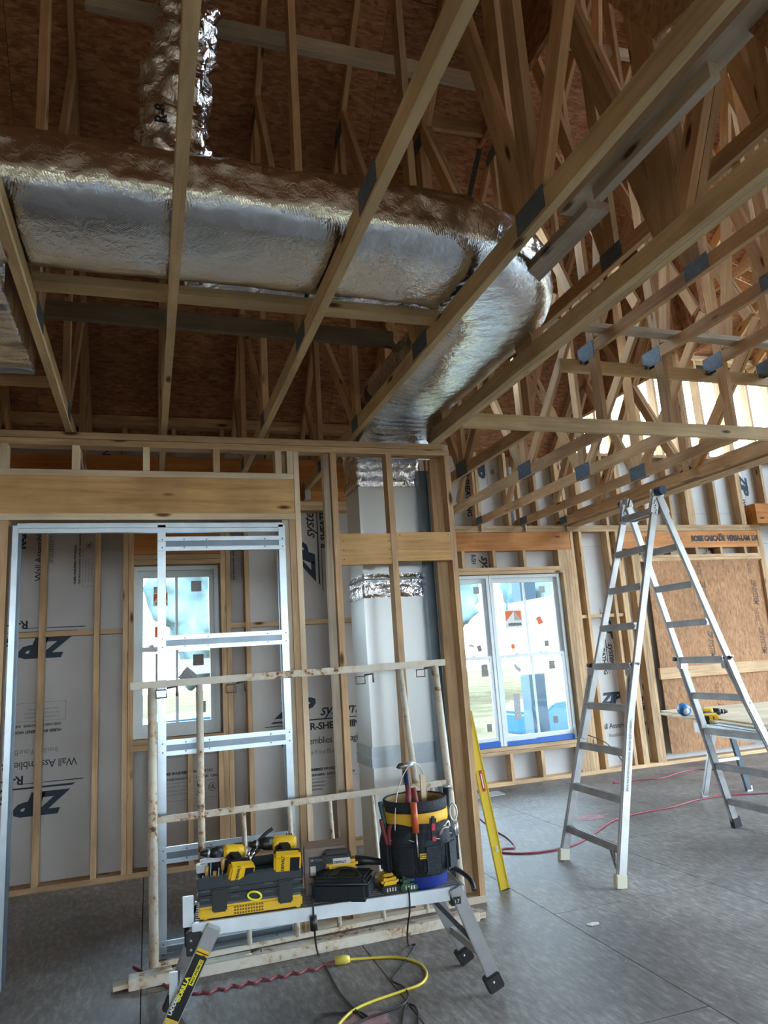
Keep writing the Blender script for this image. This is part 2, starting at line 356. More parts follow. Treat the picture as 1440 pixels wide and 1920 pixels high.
# ------------------------------------------------------------------ floor
fl = thing('floor', (3, 2, 0), 'grey weathered subfloor sheets with visible seams', kind='structure')
bx('floor_base', -3.2, 10.2, -5.2, 8.1, -.16, -.021, mat('floor_underside', (.04, .035, .03), .9), fl)
xs = [2.22+1.125*k for k in range(-5, 8)]
for i, x in enumerate(xs[:-1]):
    off = 4.03 if (i % 2 == 1) else 5.2
    y = off-2.4*4
    while y < 8.0:
        y0, y1 = max(y, -5.1), min(y+2.4, 7.99)
        if y1 > y0: bx('floor_sheet', x+.0025, x+1.125-.0025, y0+.0025, y1-.0025, -.02, 0, FLOOR, fl)
        y += 2.4

# ------------------------------------------------------------------ walls
def panels(x0, x1, z0, z1, y, th, holes, seams_x, seams_z, mat_, parent, name='sheathing_panel'):
    """sheets in the plane y..y+th, cut round holes [(x0,x1,z0,z1)]"""
    X = sorted({x0, x1, *[s for s in seams_x if x0 < s < x1], *[h[i] for h in holes for i in (0, 1) if x0 < h[i] < x1]})
    for a, b in zip(X, X[1:]):
        Z = sorted({z0, z1, *[s for s in seams_z if z0 < s < z1], *[h[i] for h in holes if h[0] < (a+b)/2 < h[1] for i in (2, 3) if z0 < h[i] < z1]})
        for c_, d in zip(Z, Z[1:]):
            if any(h[0] < (a+b)/2 < h[1] and h[2] < (c_+d)/2 < h[3] for h in holes): continue
            ga = .0015 if a in seams_x else 0; gb = .0015 if b in seams_x else 0; gc = .0015 if c_ in seams_z else 0; gd = .0015 if d in seams_z else 0
            bx(name, a+ga, b-gb, y, y+th, c_+gc, d-gd, mat_, parent)
YL, DL = 6.17, .135        # left bay: face of the framing, depth of the studs
YR, DR = 7.80, .135
wl = thing('wall_left_bay', (0, YL, 0), 'framed exterior wall with pale foam faced sheathing behind the pocket door', kind='structure')
W1 = (-.115, .565, 1.0, 2.37)
panels(-3.2, 2.45, 0, 3.75, YL+DL, .03, [W1], [-2.03, -.81, 1.63], [3.0], FOAM, wl)
bx('bottom_plate', -3.2, 2.45, YL, YL+DL-.002, .0, .04, W_STUD, wl)
for z in (3.57, 3.612): bx('top_plate', -3.2, 2.45, YL, YL+DL-.002, z, z+.04, W_STUD, wl)
for z in (2.835, 2.877): bx('top_plate', -3.2, 2.45, YL, YL+DL-.002, z, z+.04, W_STUD, wl)
bx('rim_beam', -3.2, 2.45, YL+.0, YL+.045, 2.92, 3.30, W_LVL, wl)
for x in (-2.42, -2.02, -1.61, -1.21, -.803, -.4055, -.192, -.15, .58, .622, .78, 1.18, 1.59, 1.99, 2.35):
    bx('stud', x, x+.039, YL, YL+DL-.002, .04, 2.835, W_STUD, wl)
for x in (-2.42, -2.02, -1.61, -1.21, -.62, -.21, .19, .6, 1.0, 1.41, 1.81, 2.21):
    bx('cripple_stud', x, x+.039, YL+.05, YL+DL-.002, 2.92, 3.57, W_STUD, wl)
bx('header_beam', -.15, .58, YL, YL+.09, 2.46, 2.66, W_LVL, wl); bx('sill_plate', -.15, .58, YL, YL+DL-.01, 2.375, 2.412, W_STUD, wl); bx('sill_plate', -.15, .58, YL, YL+DL-.01, 2.415, 2.457, W_STUD, wl)
for z in (.915, .957): bx('sill_plate', -.15, .58, YL, YL+DL-.005, z, z+.039, W_STUD, wl)
for x in (-.148, .0, .3, .54): bx('cripple_stud', x, x+.039, YL, YL+DL-.003, .04, .914, W_STUD, wl)
for x in (-.1, .3, .53): bx('cripple_stud', x, x+.039, YL, YL+DL-.003, 2.66, 2.835, W_STUD, wl)
for a, b in ((-1.17, -.81), (-.76, -.41), (-.36, -.197), (.661, .78), (.82, 1.18), (1.22, 1.59), (1.63, 1.99)):
    bx('blocking', a, b, YL+.02, YL+.11, 1.83, 1.87, W_STUD, wl)

wr = thing('wall_back', (5, YR, 0), 'framed exterior wall with a double window and a boarded opening', kind='structure')
W2 = (2.93, 4.88, .42, 2.40)
bx('bottom_plate', 2.45, 9.9, YR, YR+DR-.002, 0, .04, W_STUD, wr)
for z in (2.918, 2.959): bx('top_plate', 2.45, 8.12, YR, YR+DR-.002, z, z+.039, W_STUD, wr)
panels(2.45, 9.9, 0, 3.95, YR+DR, .03, [W2], [3.56, 4.95, 6.07, 8.1, 9.3], [2.75, 3.18], FOAM, wr)
panels(2.45, 5.25, 3.95, 4.25, YR+DR, .03, [], [3.56], [], FOAM, wr)
for x in (2.5, 2.89): bx('stud', x, x+.039, YR, YR+DR-.002, .04, 2.918, W_STUD, wr)
for k in range(5): bx('stud', 4.90+.0405*k, 4.938+.0405*k, YR, YR+DR-.002-.003*(k % 2), .04, 2.69 if k < 4 else 2.918, W_STUD, wr)
for x in (5.19, 5.60, 5.73, 5.771, 5.94, 5.981, 6.022): bx('stud', x, x+.039, YR, YR+DR-.002, .04, 2.918 if x < 5.75 else 2.69, W_STUD, wr)
for x in (8.06, 8.1, 8.5, 8.9, 9.3, 9.7): bx('stud', x, x+.039, YR, YR+DR-.002, .04, 2.918, W_STUD, wr)
bx('header_beam', 2.93, 5.06, YR+.005, YR+.095, 2.69, 2.915, W_LVL, wr)
bx('header_beam', 5.77, 8.1, YR+.005, YR+.095, 2.69, 2.915, W_LVL, wr)
for z in (2.405, 2.447): bx('sill_plate', 2.93, 4.9, YR, YR+DR-.01, z, z+.039, W_STUD, wr)
for z in (.335, .377): bx('sill_plate', 2.93, 4.9, YR, YR+DR-.005, z, z+.039, W_STUD, wr)
for x in (3.14, 3.55, 3.96, 4.37, 4.86): bx('cripple_stud', x, x+.039, YR, YR+DR-.003, 2.486, 2.69, W_STUD, wr)
for x in (3.14, 3.55, 3.94, 4.34, 4.86): bx('cripple_stud', x, x+.039, YR, YR+DR-.003, .04, .335, W_STUD, wr)
for z in (2.56,): 
    bx('sill_plate', 6.06, 8.06, YR, YR+DR-.01, z, z+.039, W_STUD, wr); bx('sill_plate', 6.06, 8.06, YR, YR+DR-.01, z-.042, z-.003, W_STUD, wr)
for x in (6.15, 6.56, 6.97, 7.38, 7.79, 8.02): bx('cripple_stud', x, x+.039, YR, YR+DR-.003, 2.6, 2.69, W_STUD, wr)
bx('end_beam', 8.0, 9.9, YR-.1, YR+.1, 3.0, 3.28, W_LVL, wr)
for a, b in ((5.10, 5.19), (5.23, 5.60), (5.64, 5.73)): bx('blocking', a, b, YR+.02, YR+.11, 1.83, 1.87, W_STUD, wr)
# boarded opening: strand board panel with rail
ob = bx('board_panel', 6.14, 8.02, YR-.012, YR, .12, 2.52, OSB_Z, wr)
bx('board_rail', 6.1, 8.06, YR-.05, YR-.013, 1.02, 1.16, W_STUD, wr)
bx('board_edge', 8.0, 8.04, YR-.05, YR-.013, .4, 2.5, W_STUD, wr)
# upper wall studs above the plates
for k, x in enumerate([2.6, 3.0, 3.4, 3.82, 4.22, 4.62, 5.02]): bx('stud', x, x+.039, YR, YR+DR-.002, 3.0, 3.93, W_STUD, wr)
xk = [5.22, 5.26, 5.63, 5.84, 5.88, 6.25, 6.66, 6.93, 6.97, 7.01, 7.42, 7.83, 7.87, 8.3, 8.7, 9.1, 9.5]
for x in xk: bx('stud', x, x+.039, YR, YR+DR-.002, 3.0, 5.40, W_STUD, wr)
for z in (3.93,): bx('sill_plate', 5.30, 9.9, YR, YR+DR-.001, z, z+.039, W_STUD, wr)
for z in (5.40, 5.442): bx('top_plate', 5.2, 9.9, YR, YR+DR-.002, z, z+.039, W_STUD, wr)
for x in (6.45, 7.2): bx('outer_post', x, x+.14, YR+.25, YR+.39, 3.6, 5.5, W_PLY, wr)

# plain unseen shell, its openings placed and sized to light the room
SH = mat('shell_sheathing', (.42, .30, .20), .9)
rw = thing('wall_rear', (3, -5, 0), 'unseen rear wall with one long opening shaped to light the foil duct', kind='structure')
for a in ((-3.2, -2.5, 0, 10.2), (4.5, 10, 0, 10.2), (-2.5, 4.5, 2.2, 10.2), (-2.5, 4.5, 0, 1.28)): bx('panel', a[0], a[1], -5.15, -5, a[2], a[3], SH, rw)  # gap shaped long and low to draw a highlight along the foil
lw = thing('wall_left', (-3.2, 1, 0), 'left side wall', kind='structure')
for a in ((-5.15, 6.5, 0, 10.2),): bx('panel', -3.35, -3.2, a[0], a[1], a[2], a[3], SH, lw)
rt = thing('wall_right', (10, 1, 0), 'right side wall with wide opening', kind='structure')
for a in ((-5.15, -3.5, 0, 10.2), (6.5, 8, 0, 10.2), (-3.5, 6.5, 2.85, 4.4), (-3.5, 6.5, 0, .12), (-3.5, .2, 4.4, 10.2), (6.2, 6.5, 4.4, 10.2), (.2, 6.2, 8.6, 10.2)): bx('panel', 10, 10.15, a[0], a[1], a[2], a[3], SH, rt)
rb = thing('wall_return', (2.45, 7, 0), 'short return wall between the two bays', kind='structure'); bx('panel', 2.45, 2.5, YL+.02, YR+.2, 0, 7, FOAM, rb)
lb = thing('wall_cheek', (5.2, 6, 4), 'cheek wall beside the raised roof', kind='structure'); bx('panel', 5.14, 5.2, 5.2, 8, 4.3, 8.5, OSB_R, lb)
cg = thing('wall_cheek', (2.45, 5, 4), 'cheek wall between the two roof slopes', kind='structure'); bx('panel', 2.46, 2.5, -1, 8, 5.4, 12, OSB_R, cg)

# ------------------------------------------------------------------ roof: sheets of strand board on a 12/12 pitch
def slope(x0, x1, ye, ze, k, label, ytop, seam0=0):
    r = thing('roof', ((x0+x1)/2, ye, ze), label, kind='structure')
    u = V((0, -1, k)).normalized(); n_ = V((0, k, 1)).normalized(); L = (ye-ytop)*math.sqrt(1+k*k); row = 0; s = 0
    while s < L:
        s1 = min(s+1.22, L); x = x0-(1.22 if row % 2 else 0)-seam0
        while x < x1:
            a, b = max(x, x0), min(x+2.44, x1)
            if b-a > .05:
                p = V(((a+b)/2, ye, ze))+u*((s+s1)/2)+n_*.008
                link('roof_sheet', box_me(b-a-.003, s1-s-.004, .014, OSB_R), None, r, basis((1, 0, 0), u, p))
            x += 2.44
        s = s1; row += 1
    p = V(((x0+x1)/2, ye, ze))+u*(L/2)+n_*.03
    link('light_seal', box_me(x1-x0+.1, L+.3, .02, MATS['light_seal_black']), None, r, basis((1, 0, 0), u, p))  # dark sheet added above the roof to stop light through the seams
    return r
mat('light_seal_black', (.03, .03, .03), .9)
RA = lambda y: 9.84-y          # underside, left bay
RB = lambda y: 11.85-y         # underside, middle
RC = lambda y: 5.52+.62*(7.8-y)  # underside, right, over the high wall
slope(-3.3, 2.46, 6.45, RA(6.45), 1, 'strand board roof slope over the left bay', 1.2)
slope(2.48, 5.18, 8.15, RB(8.15), 1, 'strand board roof slope over the middle', 2.2, .6)
slope(5.18, 10.2, 7.96, RC(7.96), .62, 'strand board roof slope over the high wall on the right', -1.2, .3)
far = thing('ceiling', (3, -2, 8.5), 'rear roof slope behind the camera', kind='structure')
bx('rear_sheet', -3.3, 5.2, -5.2, 2.6, 9.2, 9.3, OSB_R, far); bx('rear_sheet', 5.1, 10.2, -5.2, .2, 10.1, 10.2, OSB_R, far)
bx('rear_sheet', 5.1, 5.2, -5.2, 2.6, 8.9, 10.2, OSB_R, far)
bx('rear_sheet', -3.3, 2.5, .9, 1.3, 8.4, 9.3, OSB_R, far); bx('rear_sheet', 2.45, 5.2, 2.0, 2.3, 8.9, 9.9, OSB_R, far)

# ------------------------------------------------------------------ trusses
GP = 'roof trusses of the left bay'; GP2 = 'roof trusses of the middle'
def seg2(tr, name, X, y0, z0, y1, z1, h=.089, w_=.038, m_=None):
    board(name, (X, y0, z0), (X, y1, z1), w_, h, m_ or W_TRUSS, tr, up=(0, 0, 1) if abs(y1-y0) > .02 else (0, 1, 0))
def plate(tr, X, y, z, dy=.2, dz=.1, sides=(-1, 1)):
    for s in sides:
        bx('truss_plate', X+s*.0195, X+s*.0215, y-dy/2, y+dy/2, z-dz/2, z+dz/2, PLATE, tr)
NODES = [6.0, 5.55, 4.45, 3.2, 2.05, .75]
def truss_left(X, label, ny=None, ply=1):
    t = thing('roof_truss', (X, 4, 3.0), label, 'truss')
    for k in range(ply):
        Xp = X+.0395*k
        seg2(t, 'bottom_chord', Xp, -2.0, 3.045, 6.15, 3.045, m_=W_CHORD)
        seg2(t, 'top_chord', Xp, 6.3, RA(6.3)-.066, 1.25, RA(1.25)-.066)
        for y in (NODES[1:-1] if X > 1.2 else NODES[1:-2]):
            seg2(t, 'web', Xp, y, 3.09, y, RA(y)-.125, h=.14 if X > 1.9 else .089)
        for y, y2 in ((5.55, 5.98), (4.45, 5.45), (3.2, 4.35), (2.05, 3.1), (2.05, .95))[:5 if X > 1.2 else 3]:
            zt = RA(y2)-.13 if y2 > 1.2 else 5.2
            seg2(t, 'web', Xp, y+(.05 if y2 > y else -.05), 3.10, y2, zt, w_=.036)
    for y in (5.5, 4.45, 3.2, 2.05)[:4 if X > .5 else 3]: plate(t, X+(ply-1)*.02, y, 3.06, .2 if y < 4 else .14, .09)
    for y in (4.45, 3.2): plate(t, X, y, RA(y)-.1, .2, .12, (-1,))
    return t
XL = [(-1.69, 'roof truss farthest left over the dark bay'), (-1.08, 'roof truss left of the one crossing the left frame edge'), (-.47, 'roof truss whose bottom chord slants down at the left edge of the picture'),
      (.095, 'roof truss whose bottom chord hangs straight down in front of the foil duct'), (.72, 'roof truss whose bottom chord crosses the middle of the foil duct'),
      (1.34, 'roof truss whose bottom chord crosses the elbow of the foil duct'), (1.955, 'doubled roof truss running along the right side of the foil duct')]
TL = [truss_left(x, l, ply=2 if x > 1.9 else 1) for x, l in XL]
for i in (5,):   # grey blocks scabbed beside the elbow chord
    board('scab_board', (1.6, 1.42, 3.17), (1.6, 2.02, 3.17), .038, .09, W_GREY, TL[i]); board('scab_board', (1.6, 2.2, 3.2), (1.6, .9, 3.2), .1, .038, W_GREY, TL[i])
    board('scab_board', (1.66, 2.1, 3.17), (1.66, 2.9, 3.17), .1, .038, W_GREY, TL[i])
    for x in (1.34,): link('joist_hanger', box_me(.05, .09, .16, TIE), None, TL[i], TR(x, 6.13, 3.0))
def truss_mid(X, label, ply=1, low=True):
    t = thing('roof_truss', (X, 5, 3.0), label, 'truss')
    for k in range(ply):
        Xp = X+.0395*k
        seg2(t, 'bottom_chord', Xp, 7.93, 3.045, 4.30, 3.045)
        seg2(t, 'upper_chord', Xp, 4.38, 3.705, -2.0, 3.705)
        seg2(t, 'top_chord', Xp, 8.0, RB(8.0)-.066, 2.25, RB(2.25)-.066)
        seg2(t, 'web', Xp, 7.85, 3.09, 7.85, RB(7.85)-.12)
        seg2(t, 'web', Xp, 4.33, 3.09, 4.33, RB(4.33)-.12)
        seg2(t, 'web', Xp, 5.5, 3.09, 5.5, RB(5.5)-.12)
        for a, za, b, zb in ((5.42, 3.10, 4.42, 4.15), (5.58, 3.10, 6.62, RB(6.62)-.13), (7.0, 3.1, 5.62, 4.9), (4.25, 3.76, 3.3, RB(3.3)-.14), (4.5, 4.2, 5.4, RB(5.4)-.14)):
            seg2(t, 'web', Xp, a, za, b, zb, w_=.032)
        for y in (3.2, 2.05):
            seg2(t, 'web', Xp, y, 3.75, y, RB(max(y, 2.3))-.12)
            seg2(t, 'web', Xp, y+.05, 3.76, y+1.05, RB(y+1.05)-.13, w_=.034)
    plate(t, X+(ply-1)*.02, 5.5, 3.06, .22, .13, (-1, 1)); plate(t, X, 7.72, 3.05, .16, .09); plate(t, X, 4.40, 3.69, .2, .13); plate(t, X, 3.2, 3.72, .2, .1)
    plate(t, X, 5.5, RB(5.5)-.1, .22, .12, (-1,)); plate(t, X, 4.4, RB(4.4)-.1, .22, .12, (-1,))
    for yy in (7.79,): link('hurricane_tie', box_me(.003, .05, .13, TIE), None, t, TR(X+.03*ply, yy, 2.99))
    return t
XM = [(2.59, 'roof truss just right of the foil elbow'), (3.2, 'roof truss landing left of the double window header'), (3.8, 'roof truss landing above the middle of the double window'),
      (4.4, 'roof truss landing above the right sash of the double window'), (4.96, 'doubled girder truss ending beside the tall ladder')]
TM = [truss_mid(x, l, ply=2 if x > 4.9 else 1) for x, l in XM]
bx('girder_ply', 5.035, 5.19, 1.0, 7.9, 2.985, 3.02, W_STUD, TM[-1]); bx('girder_ply', 5.20, 5.24, 1.0, 7.9, 2.99, 3.2, W_GREY, TM[-1])
# high rafters on the right with collar webs
def rafter(X, label):
    t = thing('rafter_frame', (X, 5, 4.5), label, 'rafter')
    seg2(t, 'rafter', X, 7.94, RC(7.94)-.08, -1.0, RC(-1.0)-.08, h=.14)
    seg2(t, 'collar_tie', X, 5.6, 5.0, -1.5, 5.0)
    seg2(t, 'web', X, 4.4, 5.04, 4.4, RC(4.4)-.16); seg2(t, 'web', X, 3.2, 5.04, 4.3, RC(4.3)-.16, w_=.034); seg2(t, 'web', X, 5.4, 5.04, 6.5, RC(6.5)-.16, w_=.034)
for i in range(8): rafter(5.5+.61*i, 'high rafter number %s in from the girder with a collar tie' % ['one', 'two', 'three', 'four', 'five', 'six', 'seven', 'eight'][i])

def atx(px, py, X):
    d = AX*((px-720)/FPX)+AD*((py-960)/FPX)+AF
    return CAM+d*(X-CAM.x)/d.x
def sheet_x(name, pxs, X, extra, m_, parent):
    pts = [atx(*q, X) for q in pxs]+[V((X, a, b)) for a, b in extra]
    bm = bmesh.new(); f = bm.faces.new([bm.verts.new(p) for p in pts]); ex = bmesh.ops.extrude_face_region(bm, geom=[f]); bmesh.ops.translate(bm, verts=[g for g in ex['geom'] if isinstance(g, bmesh.types.BMVert)], vec=(.011, 0, 0)); bmesh.ops.recalc_face_normals(bm, faces=bm.faces[:])
    me = mesh_of(bm); c_ = centre(me); return link(name, me, m_, parent, TR(c_))
sheet_x('gusset_sheet', [(1120, -12), (1224, 72), (1262, 40)], 1.375, [(.9, 3.09), (.9, 3.75)], OSB_Z, TL[5])
sheet_x('gusset_sheet', [(1352, 10), (1352, -60), (1460, -60), (1460, 110)], 1.62, [], OSB_Z, TL[5])
# lateral braces
def brace(label, p0, p1, W, H, m_=W_TRUSS, name='lateral_brace'):
    ob = board(name, p0, p1, W, H, m_); return tag(ob, label, 'brace')
brace('pale flat brace lying on the chords below the foil duct', (-.45, 3.0, 3.112), (1.33, 3.0, 3.112), .089, .04, W_CHORD)
brace('dark greenish brace high behind the pale flat brace', (-.60, 4.0, 3.49), (1.47, 4.0, 3.47), .04, .1, W_DARK)
brace('rounded grey brace high up near the top of the picture', at(160, 0, 3.28), at(942, 165, 3.28), .04, .089, W_GREY)
brace('brown brace crossing the webs below the grey one', at(775, 225, 4.35), at(1070, 268, 4.35), .04, .11)
brace('grey brace at the top crossing toward the right edge', at(860, 42, 4.35), at(1235, 115, 4.35), .04, .089, W_GREY)
brace('long pale brace nailed under the truss ends, lower one of the two', (2.02, 4.26, 3.05), (9.2, 4.26, 3.05), .038, .1, W_CHORD)
brace('long pale brace nailed under the raised chords, upper one of the two', (3.0, 4.50, 3.62), (9.2, 4.50, 3.62), .038, .1, W_CHORD)
brace('flat brace lying on the raised chords', (2.6, 4.15, 3.77), (9.0, 4.15, 3.77), .089, .038, W_GREY)

# ------------------------------------------------------------------ partition with the pocket door opening
YP = 4.405; DP = .09
pw = thing('partition_wall', (.5, YP, 0), 'open stud partition with a golden header across the middle of the room', kind='structure')
bx('top_plate', -2.6, 1.93, YP, YP+DP, 2.882, 2.921, W_STUD, pw); bx('top_plate', -2.6, 1.973, YP, YP+DP, 2.84, 2.879, W_STUD, pw)
bx('plate_end_block', 1.931, 1.975, YP+.012, YP+DP, 2.882, 2.921, W_GREY, pw)
for x in (-1.21, -.803, -.425, -.031, .383, .768, .843): bx('cripple_stud', x, x+.039, YP, YP+DP-.002, 2.693, 2.84, W_PLY if x != .383 else W_STUD, pw)
bx('cripple_stud', .80, .839, YP+.03, YP+DP-.002, 2.693, 2.84, W_STUD, pw)
bx('header_plate', -2.6, .883, YP, YP+DP, 2.655, 2.692, W_PLY, pw); bx('header_beam', -2.6, .883, YP+.002, YP+DP-.004, 2.432, 2.654, W_HDR, pw); bx('header_plate', -2.6, .883, YP, YP+DP, 2.393, 2.431, W_PLY, pw)
bx('jack_stud', .80, .842, YP+.012, YP+DP, .0, 2.392, W_GREY, pw); bx('jack_stud', .843, .883, YP+.004, YP+DP, .0, 2.392, W_STUD, pw); bx('king_stud', .884, .918, YP, YP+DP, .0, 2.839, W_PLY, pw)
bx('jack_stud', -.785, -.745, YP+.005, YP+DP, 0, 2.392, W_STUD, pw); bx('jack_stud', -.83, -.788, YP+.015, YP+DP, 0, 2.392, W_GREY, pw)
bx('stud', 1.128, 1.167, YP, YP+DP-.002, .04, 2.839, W_STUD, pw); bx('stud', 1.512, 1.551, YP, YP+DP-.002, .04, 2.839, W_STUD, pw); bx('end_stud', 1.935, 1.973, YP, YP+DP-.002, .04, 2.839, W_STUD, pw)
bx('stud', 1.085, 1.124, YP+.03, YP+DP-.002, .04, 2.839, W_GREY, pw)
bx('bottom_plate', .918, 1.975, YP, YP+DP-.001, 0, .04, W_GREY, pw)
bx('backing_board', 1.168, 1.511, YP+.003, YP+.04, 2.098, 2.30, W_HDR, pw); bx('backing_board', 1.552, 1.934, YP, YP+.038, 2.115, 2.305, W_HDR, pw)
NAIL = mat('nail_head', (.08, .06, .05), .6)
for x in (1.185, 1.495):
    for z in (2.13, 2.19, 2.25): bx('nail', x, x+.006, YP-.0005, YP+.003, z, z+.006, NAIL, pw)
for x in (1.57, 1.915): bx('nail', x, x+.006, YP-.003, YP, 2.285, 2.291, NAIL, pw)
# corner posts and the dark steel stud behind the end of the partition
cp_ = thing('wall_corner_post', (1.9, 4.6, 0), 'cluster of studs behind the end of the partition', kind='structure')
bx('corner_stud', 1.864, 1.953, YP+.10, YP+.138, .0, 2.84, W_STUD, cp_)
bx('corner_stud', 1.975, 2.013, YP+.10, YP+.19, .0, 2.84, W_GREY, cp_)
stl = tag(bx('steel_stud', 1.835, 1.935, 4.66, 4.72, .0, 2.80, DARKSTEEL), 'dark steel stud standing between the rigid duct and the wooden corner post', 'stud')
bx('stud_lip', 1.90, 1.904, 4.654, 4.659, .02, 2.78, GALV, stl)

# ------------------------------------------------------------------ pocket door frame
pk = thing('pocket_door_frame', (.4, YP, 0), 'galvanised steel pocket door frame standing under the golden header', 'door frame')
bx('jamb', -.722, -.70, 4.40, 4.485, 0, 2.36, GALV, pk); bx('jamb_lip', -.70, -.692, 4.395, 4.41, 0, 2.36, GALV, pk); bx('jamb_lip', -.70, -.684, 4.46, 4.475, 0, 2.36, DARKSTEEL, pk)
bx('track', -.70, .80, 4.40, 4.485, 2.345, 2.372, GALV, pk); bx('track_rail', -.70, .80, 4.41, 4.44, 2.318, 2.344, GALV, pk)
bx('post', .052, .098, 4.40, 4.41, .03, 2.36, GALV, pk); bx('post_flange', .052, .056, 4.41, 4.47, .03, 2.36, GALV, pk)
bx('post', .772, .812, 4.40, 4.41, .0, 2.36, GALV, pk); bx('post_flange', .808, .812, 4.41, 4.47, .03, 2.36, GALV, pk)
bx('post', .052, .098, 4.475, 4.483, .03, 2.36, GALV, pk); bx('post', .772, .812, 4.475, 4.483, .03, 2.36, GALV, pk)
for z in (2.245, 1.665, 1.085, .525, .06):
    r_ = bx('rail', .052, .812, 4.403, 4.47, z-.018, z+.018, DARKSTEEL, pk)
    bx('rail_flange', .052, .812, 4.390, 4.40, z+.018, z+.042, GALV, r_); bx('rail_flange', .052, .812, 4.390, 4.40, z-.042, z-.018, GALV, r_)
    bx('rail_lip', .052, .812, 4.385, 4.47, z+.016, z+.019, GALV, r_)
    for x in (.075, .2, .33, .68, .79):
        for s in (-.024, .024): bx('screw', x, x+.007, 4.388, 4.391, z+s-.003, z+s+.004, NAIL, r_)

# ------------------------------------------------------------------ windows
def window(name, units, z0, z1, zm, y, label, glass_inset):
    t = thing(name, ((units[0][0]+units[-1][1])/2, y, z0), label, kind='structure')
    for x0, x1 in units:
        f = .035
        bx('window_frame', x0, x0+f, y, y+.09, z0, z1, VINYL, t); bx('window_frame', x1-f, x1, y, y+.09, z0, z1, VINYL, t)
        bx('window_frame', x0+f, x1-f, y, y+.09, z1-f, z1, VINYL, t); bx('window_frame', x0+f, x1-f, y, y+.09, z0, z0+f, VINYL, t)
        for (za, zb, yy, sp) in ((zm-.02, z1-f, y+.045, .05), (z0+f, zm+.02, y+.01, .05)):
            a, b = x0+f, x1-f; bot = sp+.02 if za < zm-.1 else .035; top = .035 if za < zm-.1 else .055
            s_ = bx('sash', a, a+sp-.012, yy, yy+.035, za, zb, VINYL, t); bx('sash_stile', b-sp+.012, b, yy, yy+.035, za, zb, VINYL, s_)
            bx('sash_rail', a, b, yy+.001, yy+.034, zb-top, zb, VINYL, s_); bx('sash_rail', a, b, yy+.001, yy+.034, za, za+bot, VINYL, s_)
            bx('muntin', (a+b)/2-.011, (a+b)/2+.011, yy+.006, yy+.024, za+bot, zb-top, VINYL, s_)
            bx('pane', a+.03, b-.03, yy+.014, yy+.019, za+.03, zb-.03, GLASS, s_)
        for k in (-.2, .2): bx('sash_lock', (x0+x1)/2+k-.02, (x0+x1)/2+k+.02, y+.004, y+.03, zm+.02, zm+.035, VINYL, t)
    return t
w1 = window('window_1', [(-.112, .562)], 1.0, 2.366, 1.69, YL+.05, 'white double hung window with stickers behind the pocket door frame', 0)
w2 = window('window_2', [(2.94, 3.895), (3.902, 4.872)], .42, 2.398, 1.43, YR+.05, 'pair of white double hung windows side by side with stickers and blue tape', 0)
STK = mat('grey_sticker', (.25, .25, .24), .6, var=.6, bscale=400); STW = mat('white_sticker', (.75, .75, .73), .6); STO = mat('orange_sticker', (.80, .17, .04), .6); STD = mat('pale_grey_sticker', (.45, .46, .48), .6, var=.5, bscale=300)
def paper(m_, k):
    nn, ll = m_.node_tree.nodes, m_.node_tree.links; b = nn['Principled BSDF']; t = nn.new('ShaderNodeBsdfTranslucent'); t.inputs[0].default_value = (*[min(1, c_*1.0) for c_ in b.inputs['Base Color'].default_value[:3]], 1)
    if b.inputs['Base Color'].is_linked: ll.new(b.inputs['Base Color'].links[0].from_socket, t.inputs[0])
    x = nn.new('ShaderNodeMixShader'); x.inputs[0].default_value = k*1.6; ll.new(b.outputs[0], x.inputs[1]); ll.new(t.outputs[0], x.inputs[2]); ll.new(x.outputs[0], nn['Material Output'].inputs[0])
for q in (STK, STD, STW, STO): paper(q, .10)
BTAPE = mat('blue_tape', (.01, .10, .42), .5)
def sticker(win, x, z, w_, h, y, m_, rot=0, back=STW):
    o_ = link('sticker', box_me(w_, .0012, h, m_), None, win, TR(x, y, z) @ RY(rot)); return o_
y1a, y1b = YL+.05+.055, YL+.05+.02
for q, w_, h, m_, yy, r_ in (((368, 1099), .085, .09, STD, y1a, 0), ((372, 1237), .085, .09, STK, y1b, 0), ((300, 1106), .10, .05, STD, y1a, 0), ((300, 1124), .105, .055, STO, y1a, 0), ((300, 1260), .07, .3, STD, y1b, 0), ((352, 1268), .11, .11, STD, y1b, .75), ((295, 1185), .04, .09, STO, y1a, 0), ((380, 1325), .05, .09, STD, y1b, 0)):
    p = at(*q, yy); sticker(w1, p.x, p.z, w_, h, yy, m_, r_)
y2a, y2b = YR+.05+.055, YR+.05+.02
for q, w_, h, m_, yy, r_ in (((893, 1107), .08, .085, STD, y2a, 0), ((1016, 1105), .08, .085, STD, y2a, 0), ((899, 1216), .055, .075, STK, y2a, -.2), ((884, 1211), .07, .03, STD, y2a, .3), ((1025, 1206), .06, .07, STK, y2a, 0),
                       ((1012, 1163), .06, .085, STO, y2a, -.4), ((909, 1257), .085, .14, STK, y2b, 0), ((1035, 1246), .08, .1, STK, y2b, 0), ((970, 1252), .04, .11, STD, y2b, -.75), ((970, 1325), .085, .30, STD, y2b, .03), ((1042, 1349), .06, .08, STK, y2b, 0), ((918, 1365), .06, .085, STK, y2b, 0), ((962, 1212), .05, .06, STO, y2a, 0)):
    p = at(*q, yy); sticker(w2, p.x, p.z, w_, h, yy, m_, r_)
